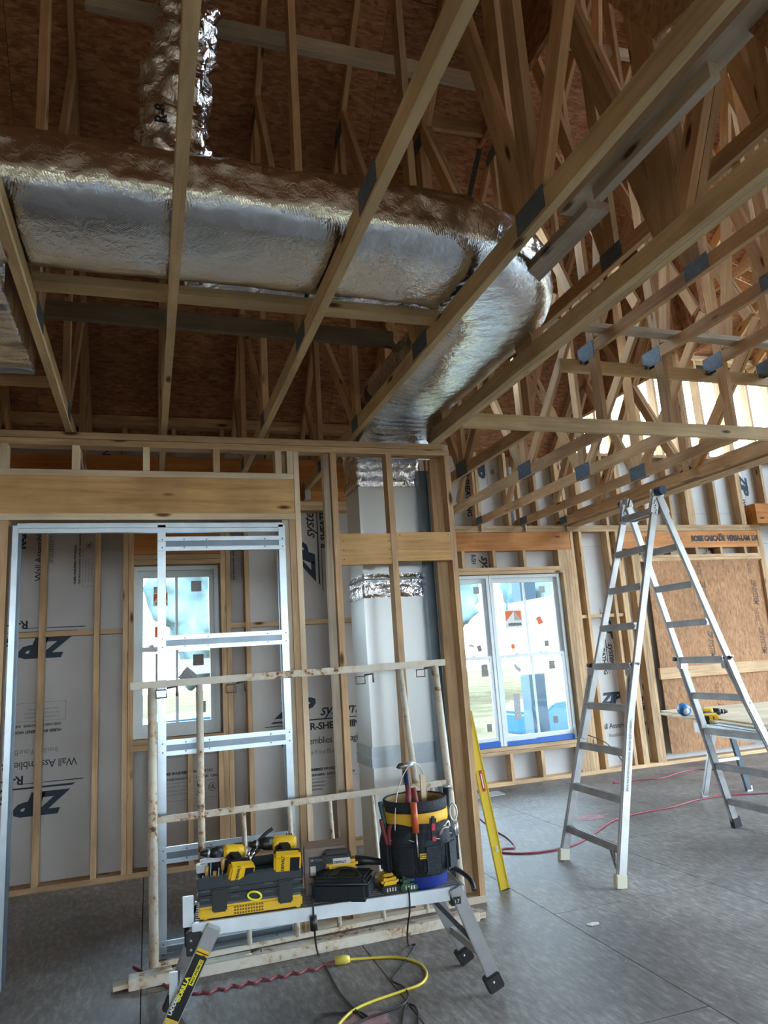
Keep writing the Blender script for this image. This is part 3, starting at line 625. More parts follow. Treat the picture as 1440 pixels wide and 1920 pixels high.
def maker_sticker(win, px, py, yy, s, words):
    p = at(px, py, yy); b = sticker(win, p.x, p.z, .23*s, .22*s, yy, STW)
    link('sticker_block', box_me(.21*s, .001, .115*s, STO), None, b, TR(p.x, yy-.0015, p.z+.035*s))
    prism('sticker_peak', [(-.10*s, 0), (.01*s, 0), (.01*s, .112*s)], .001, STW, b, basis((1, 0, 0), (0, 0, 1), (p.x, yy-.0022, p.z-.022*s)))
    prism('sticker_peak', [(.015*s, 0), (.10*s, 0), (.015*s, .112*s)], .001, STD, b, basis((1, 0, 0), (0, 0, 1), (p.x, yy-.0022, p.z-.022*s)))
    text(words, .05*s, (p.x+.10*s, yy-.003, p.z-.085*s), (-1, 0, 0), (0, 0, 1), INK, b, bold=.001, sx=.75)
maker_sticker(w2, 963, 1160, y2a, 1, 'ANDERSEN'); maker_sticker(w1, 301, 1124, y1a-.003, .5, 'ANDERSEN')
for a, b in ((2.98, 3.86), (3.95, 4.84)):
    link('tape_strip', box_me(b-a, .002, .05, BTAPE), None, w2, TR((a+b)/2, YR+.045, .445)); link('tape_strip', box_me((b-a)*.55, .002, .03, BTAPE), None, w2, TR(a+(b-a)*.7, YR+.043, .468) @ RY(-.02))
tag(bx('outlet_box', 4.875, 4.895, YR-.04, YR-.002, .43, .54, BLACK), 'small black electrical box on the stud beside the double window', 'box')

# ------------------------------------------------------------------ prints on the sheathing
NAVY = mat('navy_print', (.012, .03, .055), .65)
def logo(parent, o_, r, u, s=1.0, what='ZSWA'):
    o_ = V(o_); r = V(r); u = V(u); n_ = r.cross(u)*.001
    if 'Z' in what:
        text('ZIP', .165*s, o_+n_-r*.03*s, r, u, NAVY, parent, bold=.009*s, shear=.35, sx=1.1)
        text('system', .115*s, o_+n_+r*.275*s-u*.01*s, r, u, INK, parent, bold=.001*s, shear=.35, sx=.95)
        for k, (a, t) in enumerate(((.030, .012), (.052, .006))):
            M = basis(r, u, o_+n_-u*(a+.01)*s); prism('print_rule', [((-.08-.05*k)*s, 0), ((.62 if k == 0 else .22)*s, 0), ((.62 if k == 0 else .24)*s, t*s*.5), ((-.06-.05*k)*s, t*s)], .0006, NAVY, parent, M)
    if 'S' in what: text('R-SHEATHING', .068*s, o_+n_+r*.20*s-u*.105*s, r, u, INK, parent, bold=.0018*s, sx=1.05)
    if 'W' in what:
        text('Wall Assemblies Reimagined.', .085*s, o_+n_-r*.12*s-u*.27*s, r, u, INK, parent, sx=.92); text('InsulateYourBuild.com', .06*s, o_+n_+r*.02*s-u*.36*s, r, u, INKG, parent)
    if 'A' in what:
        text('HUBER ENGINEERED WOODS LLC', .030*s, o_+n_-r*.0*s-u*.50*s, r, u, INK, parent, bold=.001); text('ONE HARD-ROCK DRIVE   SUITE 500   CHARLOTTE', .026*s, o_+n_-u*.545*s, r, u, INK, parent, bold=.0006)
        for i, l_ in enumerate(('CONFORMS TO STANDARD', 'RECOGNIZED COMPONENT', 'WALL SHEATHING PANEL')): text(l_, .021*s, o_+n_+r*.02*s-u*(.605+.03*i)*s, r, u, INKG, parent)
        text('UL', .04*s, o_+n_+r*.40*s-u*.64*s, r, u, INK, parent, bold=.001)
        for a, b, c_, d in ((-.03, -.57, .60, .003), (-.03, -.71, .60, .003)): prism('print_rule', [(a*s, b*s), (c_*s, b*s), (c_*s, (b+d)*s), (a*s, (b+d)*s)], .0006, INKG, parent, basis(r, u, o_+n_))
        for a in (-.03, .597): prism('print_rule', [(a*s, -.71*s), ((a+.003)*s, -.71*s), ((a+.003)*s, -.567*s), (a*s, -.567*s)], .0006, INKG, parent, basis(r, u, o_+n_))
        me = tube_me([(math.cos(k*PI/9)*.032*s, math.sin(k*PI/9)*.032*s, 0) for k in range(18)], .002*s, INK, seg=4, closed=True)
        link('print_ring', me, None, parent, basis(r, u, o_+n_+r*.425*s-u*.628*s))
yf = YL+DL-.001; yg = YR+DR-.001
Xp, Xm, Zp, Zm = (1, 0, 0), (-1, 0, 0), (0, 0, 1), (0, 0, -1)
logo(wl, at(590, 1078, yf), Zp, Xm, 1.2, 'ZS'); logo(wl, at(528, 1345, yf), Xp, Zp, 1.2, 'ZS'); logo(wl, at(548, 1340, yf), Xp, Zp, .95, 'WA')
logo(wl, at(300, 1340, yf), Xp, Zp, .95, 'WA')
logo(wl, at(120, 1194, yf), Xm, Zm, 1.3, 'ZS'); logo(wl, at(114, 1483, yf), Xm, Zm, 1.3, 'ZS'); logo(wl, at(112, 1490, yf), Xm, Zm, .98, 'WA')
text('R-SHEATHING', .1, at(48, 1030, yf), Zp, Xm, INK, wl, bold=.003); text('Wall Assemblies Reimagined.', .075, at(78, 1090, yf), Zp, Xm, INK, wl); text('InsulateYourBuild.com', .07, at(100, 1056, yf), Zp, Xm, INKG, wl)
logo(wl, at(46, 1098, yf), Zp, Xm, .75, 'A'); logo(wl, at(352, 1090, yf), Zp, Xm, .72, 'A')
text('NG', .1, at(208, 855, yf), Zp, Xm, INK, wl); text('ned.', .09, at(236, 853, yf), Zp, Xm, INK, wl)
logo(wr, at(1056, 1002, yg), Zm, Xp, 1.25, 'Z'); text('sys', .16, at(902, 1042, yg), Zm, Xp, INK, wr, bold=.002, shear=.35); text('R-SH', .085, at(883, 1040, yg), Zm, Xp, INK, wr, bold=.002, sx=.7); logo(wr, at(1000, 1036, yg), Zm, Xp, .30, 'A')
logo(wr, at(885, 850, yg), Zm, Xp, 1.3, 'ZS'); logo(wr, at(962, 840, yg)+V((.3, 0, .1)), Zm, Xp, 1.0, 'A')
logo(wr, at(1135, 1160, yg), Zm, Xp, 1.1, 'ZS'); logo(wr, at(1132, 1320, yg), Xp, Zp, 1.1, 'ZSW'); logo(wr, at(1325, 1010, yg), Zm, Xp, 1.0, 'ZS'); logo(wr, at(1385, 895, yg), Zm, Xp, 1.1, 'ZS'); logo(wr, at(1418, 1018, yg), Zm, Xp, 1.0, 'ZS')
PRB = mat('brown_print', (.12, .06, .03), .7)
for x in (6.93, 7.78):
    for k, z in enumerate((2.5, 1.85, .93)):
        text('THIS SIDE', .09, (x, YR-.0135, z), Zm, Xp, PRB, wr, sx=.5); text('ZIP SYSTEM', .11, (x+.02, YR-.0135, z-.26), Zm, Xp, PRB, wr, bold=.003, shear=.3, sx=.65)
text('2.1E', .11, (6.06, YR+.003, 2.77), Xp, Zp, INK, wr, bold=.002); text('BOISE CASCADE  VERSA-LAM  LVL', .10, (6.93, YR+.003, 2.78), Xp, Zp, INK, wr, bold=.006, sx=.82)

# ------------------------------------------------------------------ ducts
def sweep(name, path, W, H, mat_, parent, disp=.012, seg=56, ex=2.6, freq=5, N0=(0, 0, 1)):
    pts = [V(p) for p in path]; n = len(pts); vs = []; fs = []; N = V(N0)
    Ts = [((pts[min(i+1, n-1)]-pts[max(i-1, 0)]).normalized()) for i in range(n)]
    for i in range(n):
        T = Ts[i]; N = (N-T*N.dot(T)).normalized(); B = T.cross(N)
        for k in range(seg):
            a = 2*PI*k/seg; ca, sa = math.cos(a), math.sin(a)
            x = math.copysign(abs(ca)**(2/ex), ca)*W; z = math.copysign(abs(sa)**(2/ex), sa)*H
            d = B*x+N*z; p = pts[i]+d; nn = d.normalized()
            q = p*freq; fk = 1.35 if z > -.25*H or H < .16 else .45
            wv = noise.fractal(q, 1, 2.1, 5)*disp *fk + noise.noise(V((p.x*16, p.y*40, p.z*40)))*disp*.34*fk + abs(noise.noise(V((p.x*2.2, p.y*2.2, p.z*9))))*disp*.8 - abs(noise.noise(p*13+V((5, 1, 2))))*disp*.5*fk
            vs.append(p+nn*wv)
    for i in range(n-1):
        for k in range(seg): fs.append((i*seg+k, i*seg+(k+1) % seg, (i+1)*seg+(k+1) % seg, (i+1)*seg+k))
    fs.append(tuple(range(seg))[::-1]); fs.append(tuple(range((n-1)*seg, n*seg)))
    me = bpy.data.meshes.new(name); me.from_pydata(vs, [], fs)
    for p in me.polygons: p.use_smooth = len(p.vertices) == 4
    me.materials.append(mat_); c_ = centre(me)
    return link(name, me, None, parent, TR(c_))
def dense(pts, step=.02):
    out_ = []
    for a, b in zip(pts, pts[1:]):
        a, b = V(a), V(b); k = max(1, int((b-a).length/step))
        out_ += [a.lerp(b, i/k) for i in range(k)]
    return out_+[V(pts[-1])]
md = thing('foil_duct', (.6, 2.69, 3.09), 'large flattened foil wrapped duct lying on the chords and turning down at the partition', 'duct')
R_ = .56; cx, cy = 1.16, 2.69+R_
path = [(-3.1, 2.69, 3.27), (cx, 2.69, 3.27)]+[(cx+R_*math.sin(a), cy-R_*math.cos(a), 3.27) for a in [PI/2*i/14 for i in range(1, 15)]]
path += [(1.72, 4.2, 3.27)]; r2 = .52
path += [(1.70, 4.2+.2+r2*math.sin(a)*.9, 3.27-r2*(1-math.cos(a))) for a in [PI/2*i/12 for i in range(1, 10)]]
sweep('duct_wrap', dense(path, .012), .295, .165, FOIL, md, disp=.012, seg=110, ex=3.1)
rd = thing('riser_duct', (1.645, 4.92, 0), 'pale rigid duct standing behind the partition studs', 'duct')
bx('lower_section', 1.405, 1.875, 4.75, 5.10, .02, 1.98, DUCT, rd); bx('upper_section', 1.412, 1.868, 4.758, 5.09, 1.98, 2.74, DUCT, rd)
bx('drive_flange', 1.395, 1.885, 4.74, 5.11, .80, .93, GALV, rd); bx('joint_line', 1.39, 1.89, 4.737, 5.112, .862, .868, GALV, rd)
bx('joint_line', 1.398, 1.88, 4.745, 5.105, 2.035, 2.042, DARKSTEEL, rd)
def sleeve(name, x0, x1, y0, y1, z0, z1, parent):
    bm = bmesh.new(); nu, nv = 90, max(6, int((z1-z0)/.008)); P = []
    per = [(x0, y0), (x1, y0), (x1, y1), (x0, y1)]
    for j in range(nv+1):
        ring = []
        for i in range(nu):
            t = i/nu*4; k = int(t) % 4; f_ = t-int(t); a, b = per[k], per[(k+1) % 4]
            p = V((a[0]+(b[0]-a[0])*f_, a[1]+(b[1]-a[1])*f_, z0+(z1-z0)*j/nv)); nn = V((p.x-(x0+x1)/2, p.y-(y0+y1)/2, 0)).normalized()
            ring.append(bm.verts.new(p+nn*(.004+.007*noise.fractal(p*16, 1, 2, 3)+.003*math.sin(p.z*90))))
        P.append(ring)
    for j in range(nv):
        for i in range(nu): bm.faces.new((P[j][i], P[j][(i+1) % nu], P[j+1][(i+1) % nu], P[j+1][i]))
    me = mesh_of(bm, smooth=True); c_ = centre(me); return link(name, me, FOILC, parent, TR(c_))
sleeve('foil_cuff', 1.405, 1.875, 4.75, 5.10, 2.70, 3.02, rd); sleeve('foil_tape', 1.40, 1.88, 4.745, 5.105, 1.91, 2.03, rd); sleeve('foil_tape', 1.407, 1.873, 4.753, 5.095, 2.045, 2.08, rd)
fd = thing('flex_duct', (.12, 2.9, 3.4), 'crinkled foil flexible duct rising from the large duct between the trusses', 'duct')
p0, p1 = at(330, 300, 2.95), at(352, -60, 2.95)
def flex(name, pts, r, parent, disp=.03):
    pts = smooth(pts, 14); P = dense(pts, .014); sweep(name, P, r, r, FOILC, parent, disp=disp, seg=44, ex=2, freq=11)
flex('flex_sleeve', [p0-V((0, 0, .12)), p0+V((0, 0, .0)), at(328, 160, 2.95), at(332, 128, 2.95)], .145, fd, .03)
flex('flex_hose', [at(336, 150, 2.95), at(350, 60, 2.95), at(352, -80, 2.95), at(365, -200, 2.95)], .135, fd, .03)
text('R-8.', .07, at(312, 232, 2.79), Zp, Xm, NAVY, fd, bold=.002)
f2 = thing('flex_duct', (.9, 3.15, 3.33), 'thin crinkled foil duct half hidden behind the far edge of the large duct', 'duct')
flex('flex_hose', [(.15, 3.12, 3.33), (.6, 3.15, 3.33), (1.05, 3.15, 3.32), (1.4, 3.18, 3.34)], .10, f2, .022)
tube('strap', [(.72+.0*k, 3.15+.115*math.cos(k*PI/8), 3.33+.115*math.sin(k*PI/8)) for k in range(17)], .012, BLACK, f2)
f3 = thing('foil_plenum', (-1.0, 3.6, 3.1), 'flat foil faced box duct at the left edge behind the slanting chord', 'duct')
bm = bmesh.new(); 
NX, NY = 40, 60
for zz in (3.105, 3.42):
    g = [[bm.verts.new((-1.9+1.33*i/NX, 3.05+.9*j/NY, zz+.02*noise.fractal(V((i*.12, j*.12, zz)), 1, 2, 3))) for j in range(NY+1)] for i in range(NX+1)]
    for i in range(NX):
        for j in range(NY): bm.faces.new((g[i][j], g[i+1][j], g[i+1][j+1], g[i][j+1]))
    if zz < 3.2: g0 = g
for a, b in [((0, j), (0, j+1)) for j in range(NY)]+[((NX, j+1), (NX, j)) for j in range(NY)]+[((i+1, 0), (i, 0)) for i in range(NX)]+[((i, NY), (i+1, NY)) for i in range(NX)]:
    bm.faces.new((g0[a[0]][a[1]], g0[b[0]][b[1]], g[b[0]][b[1]], g[a[0]][a[1]]))
bmesh.ops.recalc_face_normals(bm, faces=bm.faces[:])
me = mesh_of(bm, smooth=True); c_ = centre(me); link('plenum_wrap', me, FOIL, f3, TR(c_))
bx('plenum_end_rail', -1.9, -.575, 3.97, 3.99, 3.10, 3.13, GALV, f3); 
brace('short board nailed across the chords at the left edge under the foil box', (-1.9, 4.12, 3.113), (-.49, 4.12, 3.113), .07, .04)

# ------------------------------------------------------------------ tall folding ladder
ld = thing('stepladder', (3.65, 4.6, 0), 'tall scuffed aluminium folding ladder standing open on the bare floor at the right', 'ladder')
LN = {1: [((3.645, 4.415, 2.56), (3.27, 4.452, 1.37), (2.82, 4.235, .05)), ((3.652, 4.785, 2.56), (3.27, 4.895, 1.37), (2.855, 4.93, .05))],
      2: [((3.665, 4.40, 2.54), (4.04, 4.42, 1.37), (4.45, 4.24, .05)), ((3.66, 4.76, 2.54), (4.04, 4.865, 1.37), (4.462, 5.0, .05))]}
RUBW = mat('pale_rubber', (.62, .60, .48), .7)
def ln_at(L3, z):
    a, b, c_ = [V(q) for q in L3]
    return a.lerp(b, (a.z-z)/(a.z-b.z)) if z > b.z else b.lerp(c_, (b.z-z)/(b.z-c_.z))
for s in (1, 2):
    for k, L3 in enumerate(LN[s]):
        sg = -1 if k == 0 else 1
        off = V((0, -.012*sg, 0)) if True else 0
        board('inner_rail', ln_at(L3, 2.56)+off*0, ln_at(L3, .82), .026, .052, ALU, ld, up=(1, 0, 0), ch=.003)
        ro = board('outer_rail', ln_at(L3, 1.30)+V((0, .016*sg, 0)), V(L3[2])+V((0, .012*sg, .0)), .034, .066, ALU if k == 0 else ALUD, ld, up=(1, 0, 0), ch=.008)
        p = V(L3[2]); board('foot_cap', p+V((0, .012*sg, .03)), p+V((-.012 if s == 1 else .012, .012*sg, -.049)), .042, .078, RUBW if s == 1 else RUB, ld, up=(1, 0, 0), ch=.004)
        q = ln_at(L3, 1.30)+V((0, .01*sg, 0)); board('sleeve', q+V((0, 0, .03)), q-V((0, 0, .03)), .05, .08, ALUD, ld, up=(1, 0, 0), ch=.006)
        lk = tube('lock_knob', [ln_at(L3, 1.345)+V((0, .015*sg, 0)), ln_at(L3, 1.345)+V((-.01, .075*sg, 0))], .016, BLACK, ld); tube('lock_pin', [ln_at(L3, 1.345)+V((0, .075*sg, 0)), ln_at(L3, 1.345)+V((0, .10*sg, .012))], .008, ALU, lk)
    for i in range(9):
        z = 2.46-.2815*i; a, b = ln_at(LN[s][0], z), ln_at(LN[s][1], z)
        r_ = board('rung', a, b, .046, .046, ALUD, ld, ch=.005)
        for d in (-.010, .010): board('rung_rib', a+V((d, 0, .024)), b+V((d, 0, .024)), .006, .004, ALU, r_)
        e = -1
        link('rung_end', box_me(.016, .003, .02, RUB), None, r_, TR(a+V((0, -.0145 if z > .82 else -.034, 0)))) if z > .82 else None
    a, b = ln_at(LN[s][0], .21), ln_at(LN[s][0], .05)
    board('corner_brace', a.lerp(ln_at(LN[s][1], .21), .22), b+V((0, .03, .06)), .012, .02, ALUD, ld); board('corner_brace', a.lerp(ln_at(LN[s][1], .21), .13), b+V((0, .03, .11)), .012, .02, ALUD, ld)
for y in (4.41, 4.78):
    link('hinge_disc', lathe_me([(0, -.016), (.052, -.016), (.056, 0), (.052, .016), (0, .016)], ALU, 28), None, ld, TR(3.655, y, 2.585) @ RX(PI/2))
    for dx in (-1, 1): board('hinge_leaf', (3.655+dx*.01, y, 2.58), (3.655+dx*.06, y, 2.43), .034, .07, ALU, ld, up=(1, 0, 0), ch=.006)
    for a in range(6):
        for dx in (-1, 1): link('rivet', lathe_me([(0, 0), (.006, 0), (.004, .004), (0, .005)], ALUD, 8), None, ld, TR(3.655+dx*(.035+.008*(a % 2)), y-.019, 2.53-.018*a) @ RX(PI/2))
tube('hinge_knob', [(3.655, 4.395, 2.60), (3.655, 4.33, 2.60)], .034, mat('blue_black_plastic', (.015, .04, .10), .4), ld, seg=20); tube('hinge_knob', [(3.655, 4.80, 2.60), (3.655, 4.85, 2.60)], .03, BLACK, ld, seg=16)
link('hinge_slot', box_me(.012, .004, .07, BLACK), None, ld, TR(3.66, 4.752, 2.59) @ RY(.4))
# scuffs: printed instruction strips down the outer rails
for s, sx_ in ((1, -1), (2, 1)):
    a, b = ln_at(LN[s][0], 1.22), ln_at(LN[s][0], .35); d_ = (b-a).normalized(); nrm = V((0, -1, 0)); rr = d_; uu = nrm.cross(rr) if s == 1 else nrm.cross(rr)
    text('CAUTION  READ ALL LABELS  SET UP LADDER ON LEVEL GROUND  DO NOT STAND ABOVE THIS RUNG', .022, a+V((0, -.0352, 0))-uu*.006, rr, uu, INKG, ld, sx=.75)

# ------------------------------------------------------------------ plywood bench at the right edge
bt = thing('plywood_sheet', (5.2, 5.2, .8), 'pale plywood sheet laid as a bench top on the metal trestle at the right edge', 'board')
dv = V((-.205, -.979, 0)).normalized(); du = V((.979, -.205, 0)).normalized()*1; P0 = V((4.86, 6.26, .8))
mm = basis(dv, V((.995, -.1, 0)), P0)
def quad_board(name, pts, z0, z1, m_, parent):
    bm = bmesh.new(); vs = [bm.verts.new((p[0], p[1], z0)) for p in pts]; f = bm.faces.new(vs)
    ex = bmesh.ops.extrude_face_region(bm, geom=[f]); bmesh.ops.translate(bm, verts=[g for g in ex['geom'] if isinstance(g, bmesh.types.BMVert)], vec=(0, 0, z1-z0)); bmesh.ops.recalc_face_normals(bm, faces=bm.faces[:])
    me = mesh_of(bm); c_ = centre(me); return link(name, me, m_, parent, TR(c_))
quad_board('sheet', [(4.80, 6.22), (4.36, 4.25), (5.55, 4.0), (6.05, 5.98)], .785, .80, W_PLY, bt); quad_board('upper_sheet', [(4.90, 6.30), (4.52, 4.6), (5.7, 4.35), (6.1, 6.12)], .801, .812, W_PLY, bt)
th_ = thing('trestle', (5.3, 5.5, 0), 'folding aluminium trestle holding up the plywood sheet at the right edge', 'trestle')
b0, b1 = V((4.98, 5.95, .70)), V((4.62, 4.3, .70))
board('beam', b0+V((.2, 0, .04)), b1+V((.2, 0, .04)), .30, .08, GALV, th_, ch=.006); board('beam', b0+V((.03, 0, -.035)), b1+V((.03, 0, -.035)), .04, .09, ALU, th_); board('beam', b0+V((.37, 0, -.035)), b1+V((.37, 0, -.035)), .04, .09, ALU, th_)
for p, q in (((5.20, 5.92, .68), (5.08, 6.06, 0)), ((5.36, 5.92, .68), (5.61, 6.05, 0)), ((4.85, 4.4, .68), (4.72, 4.3, 0)), ((5.0, 4.4, .68), (5.25, 4.3, 0))):
    lg = board('leg', p, q, .03, .06, ALU if q[0] in (5.08, 4.72) else DARKSTEEL, th_, up=(1, 0, 0), ch=.004); board('foot', V(q)+V((0, 0, .05)), q, .036, .066, ALUD, lg, up=(1, 0, 0))
board('spreader', (5.14, 5.98, .33), (5.48, 5.98, .33), .02, .03, ALUD, th_)

def xform(o_, rz=0, rx=0, ry=0): return TR(o_) @ RZ(rz) @ RX(rx) @ RY(ry)
def rbox(name, M, x0, x1, y0, y1, z0, z1, m_, parent, ch=.004):
    return link(name, box_me(abs(x1-x0), abs(y1-y0), abs(z1-z0), m_, ch), None, parent, M @ TR((x0+x1)/2, (y0+y1)/2, (z0+z1)/2))
def drill(name, label, M, cat='drill', scale=1.0, body_col=None):
    """power drill: body along local X (chuck at -X), handle down -Z, battery at the bottom"""
    t = thing(name, M.translation, label, cat); M = M @ Matrix.Scale(scale, 4); Y_ = body_col or YEL
    link('motor_housing', lathe_me([(0, -.02), (.026, -.018), (.031, 0), (.031, .05), (.029, .075), (.020, .088), (0, .09)], Y_, 24), None, t, M @ RY(PI/2))
    link('gear_case', lathe_me([(0, -.075), (.020, -.073), (.027, -.055), (.028, -.02), (0, -.02)], BLACK, 24), None, t, M @ RY(PI/2))
    ck = link('chuck', lathe_me([(0, -.125), (.010, -.123), (.015, -.105), (.0185, -.098), (.0185, -.078), (0, -.075)], BLACK, 20), None, t, M @ RY(PI/2)); link('chuck_ring', lathe_me([(.0188, -.092), (.0198, -.09), (.0198, -.086), (.0188, -.084)], ALU, 20), None, ck, M @ RY(PI/2))
    prism('handle', [(.0, -.02), (.055, -.02), (.060, -.075), (.066, -.115), (.022, -.115), (.014, -.07)], .032, BLACK, t, M @ TR(0, .016, 0) @ RX(PI/2), ch=.006)
    link('trigger', box_me(.014, .016, .034, RUB, .004), None, t, M @ TR(-.001, 0, -.046))
    bt_ = link('battery', box_me(.115, .072, .052, Y_, .009), None, t, M @ TR(.035, 0, -.145)); link('battery_base', box_me(.112, .068, .02, BLACK, .004), None, bt_, M @ TR(.035, 0, -.116))
    link('battery_label', box_me(.04, .06, .001, BLACK), None, bt_, M @ TR(.065, 0, -.1713)); text('DEWALT', .018, M @ V((.02, .028, -.1718)), (M.to_3x3() @ V((0, -1, 0))).normalized(), (M.to_3x3() @ V((-1, 0, 0))).normalized(), INK, bt_, bold=.0004)
    for k in range(3): link('housing_vent', box_me(.004, .064, .012, BLACK), None, t, M @ TR(.045+.011*k, 0, .012))
    return t
drill('power_drill', 'yellow and black power drill lying on the plywood bench at the right', xform((4.74, 5.42, .852), 2.6, PI/2-.25), scale=1.15)
bl = thing('spool', (4.62, 5.62, .81), 'small round blue and white spool lying on the plywood bench', 'spool')
link('roll', lathe_me([(0, -.035), (.05, -.035), (.056, -.02), (.056, .02), (.05, .035), (0, .035)], mat('blue_film', (.04, .22, .55), .3, var=.8, bscale=60), 28), None, bl, TR(4.64, 5.64, .87) @ RY(.2) @ RX(PI/2+.4)); link('core', lathe_me([(0, -.04), (.03, -.04), (.03, .04), (0, .04)], STW, 20), None, bl, TR(4.64, 5.64, .87) @ RY(.2) @ RX(PI/2+.4))

# ------------------------------------------------------------------ yellow level leaning on the end post
lv = thing('spirit_level', (2.19, 4.58, 0), 'long yellow spirit level leaning against the end of the partition', 'level')
a, b = V((2.175, 4.56, .0)), V((2.005, 4.535, 1.12)); x_ = (b-a).normalized(); Ml, Ll = frame(a, b, (1, 0, 0))
YL2 = mat('level_yellow', (.60, .45, .03), .45)
link('web', box_me(Ll, .016, .05, YL2), None, lv, Ml); link('rail_edge', box_me(Ll, .026, .006, YL2), None, lv, Ml @ TR(0, 0, .028)); link('rail_edge', box_me(Ll, .026, .006, YL2), None, lv, Ml @ TR(0, 0, -.028))
RED = mat('red_plastic', (.42, .02, .03), .4)
for t_, m_ in ((.12, RED), (-.31, STW)):
    vv = link('vial_surround', box_me(.15 if m_ is RED else .05, .0262, .034, m_, .008), None, lv, Ml @ TR(t_, 0, 0)); link('vial', box_me(.10 if m_ is RED else .03, .0275, .016, STW if m_ is RED else GALV, .004), None, vv, Ml @ TR(t_, 0, 0))
link('end_cap', box_me(.006, .03, .064, RUB), None, lv, Ml @ TR(-Ll/2+.003, 0, 0))

# ------------------------------------------------------------------ rusty white pipe frame leaning on the partition
RUST = None
def rust_mat():
    mt, n, l, b = nm('rusty_white_paint'); tcn = n.new('ShaderNodeTexCoord'); ge = n.new('ShaderNodeNewGeometry')
    a = n.new('ShaderNodeTexNoise'); a.inputs['Scale'].default_value = 22; a.inputs['Detail'].default_value = 8; a.inputs['Roughness'].default_value = .7; l.new(ge.outputs['Position'], a.inputs[0])
    c2 = n.new('ShaderNodeTexNoise'); c2.inputs['Scale'].default_value = 3.0; c2.inputs['Detail'].default_value = 3; l.new(ge.outputs['Position'], c2.inputs[0])
    ad = n.new('ShaderNodeMath'); ad.operation = 'MULTIPLY_ADD'; ad.inputs[1].default_value = .6; l.new(c2.outputs[0], ad.inputs[0]); l.new(a.outputs[0], ad.inputs[2])
    r = ramp(n, [(.78, (.58, .55, .47)), (.91, (.52, .42, .30)), (.97, (.26, .14, .07)), (1.0, (.06, .03, .02))]); l.new(ad.outputs[0], r.inputs[0])
    l.new(r.outputs[0], b.inputs['Base Color']); b.inputs['Roughness'].default_value = .55
    bp = n.new('ShaderNodeBump'); bp.inputs['Strength'].default_value = .4; bp.inputs['Distance'].default_value = .003; l.new(ad.outputs[0], bp.inputs['Height']); l.new(bp.outputs[0], b.inputs['Normal']); return mt
RUST = rust_mat()
sf = thing('pipe_frame', (.8, 4.2, 0), 'rusty white painted pipe frame leaning against the partition behind the work platform', 'frame')
FY = lambda z: 4.145+.15*z/1.44
def fp(x, z): return V((x, FY(z), z))
board('top_rail', fp(-.095, 1.437), fp(1.775, 1.452), .034, .040, RUST, sf, ch=.004); board('middle_rail', fp(.02, .742), fp(1.70, .752), .024, .034, RUST, sf, ch=.004)
board('bottom_rail', fp(.03, .075), fp(1.66, .10), .02, .022, RUST, sf, ch=.003); board('bottom_board', (-.09, 4.135, .026), (1.80, 4.17, .026), .09, .05, RUST, sf, ch=.004)
broken = board('splintered_end', (-.16, 4.13, .022), (-.08, 4.135, .026), .07, .02, W_OLD, sf); board('splintered_end', (1.79, 4.17, .026), (1.84, 4.18, .024), .07, .03, W_OLD, sf)
tube('corner_pipe', [fp(.022, 1.42), fp(.03, .07)], .024, RUST, sf, seg=14)
tube('upright_pipe', [fp(.275, 1.42), fp(.27, .09)], .0195, RUST, sf, seg=14)
for xa, za, xb, zb, r_ in ((1.475, 1.43, 1.50, .77, .019), (1.705, 1.435, 1.715, .10, .023)): tube('upright_pipe', [fp(xa, za), fp(xb, zb)], r_, RUST, sf, seg=14)
for px in (458, 545, 622, 703, 783):
    p = at(px, 1560, 4.2); tube('baluster', [fp(p.x, .73), fp(p.x+.01, .09)], .0135 if px != 545 else .015, RUST, sf, seg=10)
tube('baluster', [fp(1.60, .73), fp(1.60, .10)], .0135, RUST, sf, seg=10)
BRM = mat('rusty_bracket', (.10, .07, .05), .5, metal=.6)
def bracket(px, py, top=True):
    p = at(px, py, 4.27 if top else 4.14); w_, h = .055, .042
    tube('bracket_loop', [p+V((-w_, -.01, -h)), p+V((0, -.01, -h)), p+V((0, -.01, 0)), p+V((-w_, -.01, 0))], .004, RUST if not top else BRM, sf, seg=6, closed=True); tube('bracket_hook', [p+V((.0, 0, .006)), p+V((.055, 0, .012)), p+V((.055, 0, -.04))], .006, BRM, sf, seg=6)
for q in ((312, 1293), (442, 1283)): bracket(*q)
for q in ((683, 1268), (795, 1255)): bracket(*q)
for q in ((322, 1815), (470, 1787)): bracket(*q, False)

# ------------------------------------------------------------------ folding work platform
U_ = V((.9956, -.0934, 0)); W_ = V((.0934, .9956, 0)); O_ = V((.188, 3.415, .46))
def D(u, v, z=0): return O_+U_*u+W_*v+V((0, 0, z))
MD = basis(U_, W_, O_)
LEN = 1.18; DW = .30
wp = thing('work_platform', D(LEN/2, DW/2, -.46), 'low folding aluminium work platform loaded with tools in front of the pipe frame', 'platform')
DECK = mat('worn_deck', (.24, .23, .23), .5, metal=.5, var=.35, bscale=25)
def mb(name, x0, x1, y0, y1, z0, z1, m_, parent, ch=0): return rbox(name, MD, x0, x1, y0, y1, z0, z1, m_, parent, ch)
mb('deck', 0, LEN, .012, DW-.012, -.03, -.004, DECK, wp)
for k in range(11): mb('deck_ridge', .0, LEN, .018+k*.0255, .030+k*.0255, -.004, .0, DECK, wp)
PALE = mat('pale_aluminium', (.72, .80, .86), .38, metal=.35, var=.15, bscale=18)
mb('side_rail', -.01, LEN+.01, -.006, .012, -.052, .002, PALE, wp, .002); mb('side_rail', -.01, LEN+.01, DW-.012, DW+.006, -.052, .002, PALE, wp, .002)
mb('end_cap', LEN, LEN+.02, 0, DW, -.045, .0, ALUD, wp, .003)
